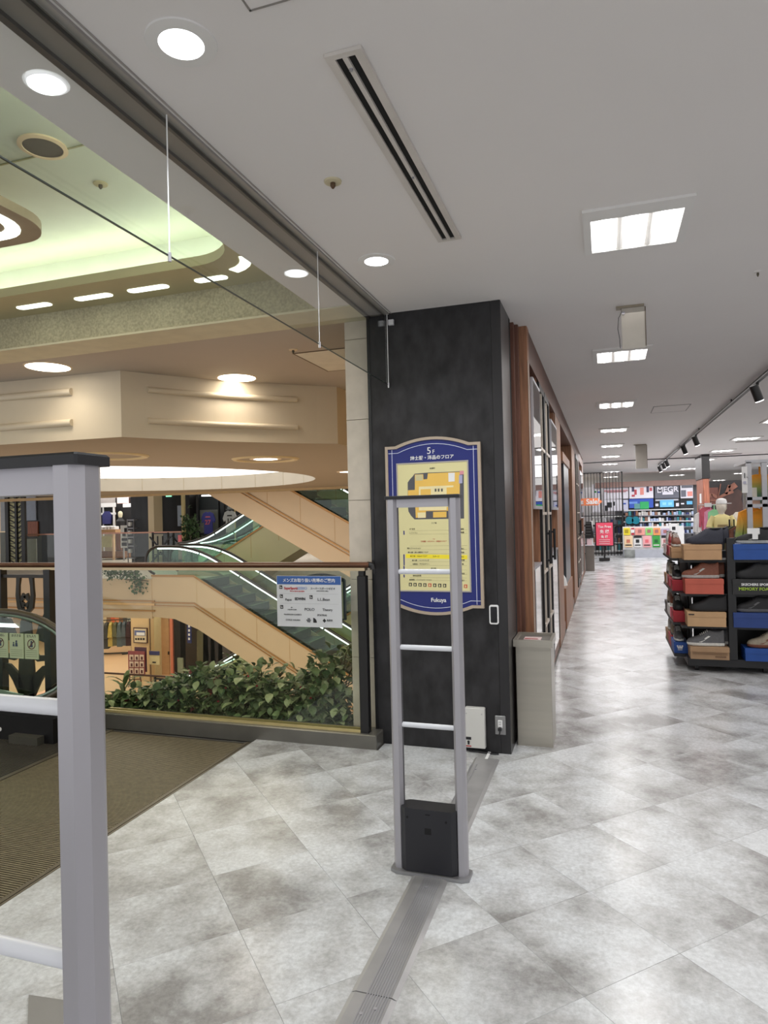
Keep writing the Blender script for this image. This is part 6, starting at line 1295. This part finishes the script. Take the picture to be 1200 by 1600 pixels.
# grey pedestal with leaflet stand
pd = thing('pedestal_bin', 'tall grey metal pedestal at the far end of the shopfront', 'bin', PY(921, 893, 17.9)); a = PY(915.5, 893, 17.9); c = PY(928, 853, 17.9)
b = B(); b.bbox(a.x, c.x, 17.92, 18.2, 0, c.z, .01); obj('body', b, C('pedestal_grey', 120, 114, 108, rough=.35, metal=.5), pd); b = B(); b.box(a.x-.01, c.x+.01, 17.9, 18.22, c.z, c.z+.02); obj('top', b, alu, pd)
lf = thing('leaflet_stand', 'black leaflet stand with white cards on top of the grey pedestal', 'leaflet stand', (a.x+.1, 18.0, c.z+.02))
b = B(); p0 = PY(914, 841, 18.0); p1 = PY(924, 815, 18.0); b.prism([(p0.x, p0.z), (p0.x+.22, p0.z), (p1.x+.0, p1.z), (p0.x+.02, p1.z)], .05, 'XZ', 18.0); obj('holder', b, black, lf)
card('card', 921, 814, 927, 851, 18.1, paper, .01, lf); card('leaflet', 917, 842, 925, 852.5, 18.02, C('leaflet_pink', 230, 200, 206), .03, lf)
for k in range(5): card('rib', 915, 817+k*4.5, 923, 818+k*4.5, 17.98, C('rib_grey', 80, 80, 80), .01, lf)
os_ = thing('sale_sign', 'orange arrow shaped sale sign projecting at the far end of the shopfront', 'sign', PY(926, 790, 20.0)); a = PY(914, 790, 20); c = PY(941, 778, 20)
b = B(); b.prism([(a.x-.3, a.z), (a.x-.3, c.z), (c.x-.12, c.z), (c.x, (a.z+c.z)/2), (c.x-.12, a.z)], .05, 'XZ', 20.0); obj('board', b, C('sale_orange', 240, 134, 84), os_)
text('lettering', 'Sale!', .20, paper, os_, (a.x+.22, 19.985, (a.z+c.z)/2), bold=.006)
b = B(); b.box(-.78, a.x-.3, 20.01, 20.04, (a.z+c.z)/2-.01, (a.z+c.z)/2+.01); obj('bracket', b, black, os_)
# brown column
a = PZ(1083, 722, 2.85); XC = 2.29; cy0, cy1 = 18.0, 19.2
b = B(); b.bbox(XC, XC+.14, cy0, cy1, 0, 2.27, .02); struct('wall_column', b, wood('column_brown', 166, 104, 82, rough=.5)); b = B(); b.box(XC-.02, XC+.16, cy0-.02, cy1, 2.26, 2.85); struct('trim_11', b, C('column_black', 30, 28, 29, rough=.4))
b = B(); p = PX(1089, 776, XC) ; b.box(XC-.008, XC-.001, 18.3, 18.6, 1.66, 1.90); obj('paper_notice', b, paper, label='white paper notice taped to the brown column', cat='notice')
# dark mural with antlered animal
mu = thing('mural', 'dark wall mural of a brown antlered animal behind the mannequin', 'mural', PY(1135, 850, 22)); card('panel', 1104, 752, 1168, 875, 22, C('mural_black', 30, 26, 28), .06, mu)
BR = C('mural_brown', 120, 76, 60, var=.3, scale=6); b = B(); pts = [(1118, 798), (1128, 776), (1140, 770), (1152, 764), (1160, 768), (1158, 780), (1164, 800), (1162, 840), (1130, 840), (1124, 815)]
b.prism([(PY(x, y, 21.98).x, PY(x, y, 21.98).z) for x, y in pts], .01, 'XZ', 21.98); obj('animal_body', b, C('mural_body', 64, 42, 36, var=.3, scale=3), mu)
b = B(); c_ = [PY(x, y, 21.96) for x, y in ((1122, 778), (1112, 772), (1106, 778), (1126, 756), (1134, 772), (1140, 758), (1146, 768))]
for i, j in ((0, 1), (1, 2), (0, 3), (0, 4), (4, 5), (4, 6)): b.bar(c_[i], c_[j], .02, .08)
b.bar(PY(1140, 764, 21.96), PY(1150, 757, 21.96), .02, .16); b.bar(PY(1110, 782, 21.96), PY(1134, 782, 21.96), .02, .05); obj('antlers', b, BR, mu)
b = B(); b.box(PY(1106, 760, 21.97).x, PY(1122, 760, 21.97).x, 21.97, 21.98, PY(1110, 790, 21.97).z, PY(1110, 762, 21.97).z); obj('red_patch', b, C('mural_red', 96, 54, 44), mu)
# child mannequin
def mannequin(label, x, ytop, Y, hw, shirt, skin, H_, cap=True):
    hp = PY(x, ytop, Y); z0 = hp.z-.0; g = thing('mannequin', label, 'mannequin', (hp.x, Y, 0)); X_ = hp.x; s = H_
    b = B(); prof = [(.03, .95), (.045, .93), (.075, .89), (.088, .83), (.084, .77), (.06, .72), (.045, .69), (.048, .66)]
    b.lathe([(r*s*1.1, z0-(.95-z)*s) for r, z in prof], (X_, Y, 0), 18); b.disc(.03*s, (X_, Y, z0), 12)
    b.lathe([(.012*s, 0), (.018*s, .02*s), (.01*s, .045*s)], (X_, Y-.085*s, z0-.15*s), 8); obj('head', b, skin, g, smooth=True)
    sh_ = z0-.30*s; b = B(); n = 18; rings = []
    for (w_, d_, z) in ((.05, .05, .015), (.13, .075, -.02), (.17, .09, -.07), (.16, .10, -.20), (.145, .09, -.34), (.155, .095, -.50)):
        rings.append([(X_+w_*s*math.cos(2*PI*k/n), Y+d_*s*math.sin(2*PI*k/n), sh_+z*s) for k in range(n)])
    b.add([v for r_ in rings for v in r_], [(i*n+k, i*n+(k+1) % n, (i+1)*n+(k+1) % n, (i+1)*n+k) for i in range(len(rings)-1) for k in range(n)]); obj('shirt', b, shirt, g, smooth=True)
    for sg_ in (-1, 1):
        b = B(); b.tube([(X_+sg_*.14*s, Y, sh_-.03*s), (X_+sg_*.20*s, Y, sh_-.14*s), (X_+sg_*.23*s, Y-.02, sh_-.24*s)], [.055*s, .055*s, .058*s], 10); obj('sleeve', b, shirt, g, smooth=True)
        b = B(); b.tube([(X_+sg_*.22*s, Y-.02, sh_-.22*s), (X_+sg_*.235*s, Y-.04, sh_-.34*s), (X_+sg_*.21*s, Y-.12, sh_-.50*s)], [.036*s, .032*s, .022*s], 10); obj('arm', b, skin, g, smooth=True)
        b = B(); b.tube([(X_+sg_*.075*s, Y, sh_-.48*s), (X_+sg_*.085*s, Y, sh_-.85*s), (X_+sg_*.08*s, Y, .08)], [.085*s, .065*s, .05*s], 10); obj('trouser_leg', b, ink, g, smooth=True)
        b = B(); b.tube([(X_+sg_*.08*s, Y+.03, .035), (X_+sg_*.08*s, Y-.14, .03)], [.042, .035], 8); obj('foot', b, skin, g, smooth=True)
    b = B(); [b.box(X_-.09*s, X_+.09*s, Y-.105*s, Y-.098*s, sh_-dz*s, sh_-dz*s+.008) for dz in (.20, .225)]; obj('shirt_print', b, BR, g)
    if cap:
        b = B(); b.lathe([(.096*s, -.09*s), (.098*s, -.05*s), (.08*s, .0), (.03*s, .018*s), (.001, .02*s)], (X_, Y, z0), 18); obj('cap', b, paper, g, smooth=True)
        b = B(); b.prism([(X_+.02*s, Y-.05*s), (X_+.16*s, Y-.10*s), (X_+.15*s, Y-.02*s), (X_+.08*s, Y+.05*s)], .012, 'XY', z0-.09*s); obj('cap_brim', b, paper, g)
    b = B(); b.lathe([(.001, 0), (.16, 0), (.16, .015), (.001, .02)], (X_, Y, 0), 20); obj('stand', b, alu, g, smooth=True)
mannequin('white mannequin in a pale yellow shirt and white cap behind the shoe rack', 1127, 780, 12.0, .1, C('shirt_yellow', 226, 212, 150, rough=.8), C('mannequin_white', 228, 220, 206), .84)
mannequin('white mannequin arm and torso with bag, partly behind the yellow shirt mannequin', 1152, 800, 13.5, .1, C('print_top', 90, 86, 84, var=.9, scale=14), C('mannequin_white', 1, 1, 1), .9, cap=False)
# hanging tops near the column
for (x, y0, y1, nm, m_) in ((1103, 792, 835, 'dark pink', C('top_pink', 196, 90, 110)), (1110, 796, 838, 'light pink', C('top_lpink', 226, 150, 180)), (1116, 796, 838, 'mint green', C('top_mint', 150, 214, 160)), (1096, 800, 838, 'cream white', paper)):
    a = PY(x, y0, 14.0); garment(Vector((a.x, 14.0, a.z)), .62, .25, .3, m_, '%s top hanging between the brown column and the mannequin' % nm, 'tops hanging by the brown column')
a = PY(1092, 790, 14.0); c = PY(1122, 790, 14.0); tk = thing('clothes_rack', 'low rail rack holding pink and green tops by the brown column', 'clothes rack', ((a.x+c.x)/2, 14, 0)); b = B(); zr = PY(1105, 789, 14).z
b.tube([(a.x, 14, zr), (c.x, 14, zr)], .012, 6); [b.tube([(x, 14, 0.02), (x, 14, zr)], .012, 6) for x in (a.x, c.x)]; [b.tube([(x, 13.8, 0.02), (x, 14.2, .02)], .015, 6) for x in (a.x, c.x)]; obj('frame', b, alu, tk)
lab(card('size_card', 1101, 786, 1112, 792, 13.95, paper), 'small white card on the rail of pink tops', 'card')
# grey gondola with sun shirts
gn = thing('garment_stand', 'tall grey steel display frame at the right edge with shirts on hangers', 'display frame', PY(1180, 900, 9.6))
fm = C('frame_steel', 176, 176, 180, rough=.35, metal=.5)
for x, Y in ((1166, 10.4), (1172, 9.6), (1196, 9.6)):
    c_ = PY(x, 800, Y).x; b = B(); b.box(c_-.03, c_+.03, Y, Y+.05, 0, PY(x, 722, Y).z); obj('post', b, fm, gn)
a, c = PY(1166, 780, 9.6), PY(1200, 780, 9.6)
for y in (779, 790): b = B(); b.box(a.x, c.x+.3, 9.6, 9.65, PY(1180, y, 9.6).z-.02, PY(1180, y, 9.6).z+.02); obj('cross_bar', b, fm, gn)
z_ = PY(1180, 722, 9.6).z; b = B(); b.box(a.x, c.x+.3, 9.6, 10.4, z_-.01, z_+.03); obj('top_shelf', b, fm, gn)
wp = thing('hanging_sign', 'tall white sign panel fixed to the left of the grey display frame', 'sign', PY(1163.5, 770, 9.5)); card('panel', 1159, 729, 1168.5, 770, 9.5, paper, .02, wp); card('bracket', 1166, 745, 1171, 746, 9.5, fm, .12, wp); card('print', 1163, 739, 1164.3, 747, 9.49, ink, .01, wp); card('print', 1161.5, 752, 1166, 756, 9.49, C('pr_grey2', 180, 180, 200), .01, wp)
grd = bpy.data.materials.new('orange_green_cloth'); grd.use_nodes = True; nt = grd.node_tree; tc = nt.nodes.new('ShaderNodeTexCoord'); sx_ = nt.nodes.new('ShaderNodeSeparateXYZ'); cr = nt.nodes.new('ShaderNodeValToRGB')
nt.links.new(tc.outputs['Generated'], sx_.inputs[0]); nt.links.new(sx_.outputs['Z'], cr.inputs[0]); e = cr.color_ramp.elements; e[0].color = s2l(60, 110, 100)+(1,); e[0].position = .15; e[1].color = s2l(240, 160, 50)+(1,); e[1].position = .75
k_ = cr.color_ramp.elements.new(.4); k_.color = s2l(140, 160, 90)+(1,); nt.links.new(cr.outputs[0], nt.nodes['Principled BSDF'].inputs['Base Color']); nt.nodes['Principled BSDF'].inputs['Roughness'].default_value = .85
for (x, y, L_, lb) in ((1187, 741, .38, 'upper orange to green shaded shirt on the grey display frame'), (1176, 794, .62, 'front orange to green shaded shirt on a hanger by the grey frame post'), (1190, 797, .66, 'orange to green shaded shirt on a hanger at the right picture edge')):
    a = PY(x, y, 9.8); garment(Vector((a.x, 9.8, a.z)), L_, .34, .2, grd, lb, 'orange to green shirts on the grey display frame')
lab(card('white_bag', 1172, 762, 1183, 778, 9.7, C('bag_cream', 226, 220, 206), .1), 'cream bag hung on the grey display frame', 'bag')
lab(card('peach_hat', 1175, 782, 1188, 789, 9.7, C('hat_peach', 232, 190, 166), .15), 'peach coloured folded hat on the grey display frame', 'hat')
# distant clothes racks at the right, low dark mass behind the rack
for k, (x, nm, m_) in enumerate(((1140, 'black', ink), (1147, 'olive', C('cloth_olive', 1, 1, 1)), (1154, 'brown', BR), (1161, 'patterned', C('print_top', 1, 1, 1)))):
    a = PY(x, 822, 11.0); garment(Vector((a.x, 11.0, a.z)), .7, .3, .4, m_, '%s garment hanging low behind the right half of the shoe rack' % nm, 'garments hanging behind the shoe rack')
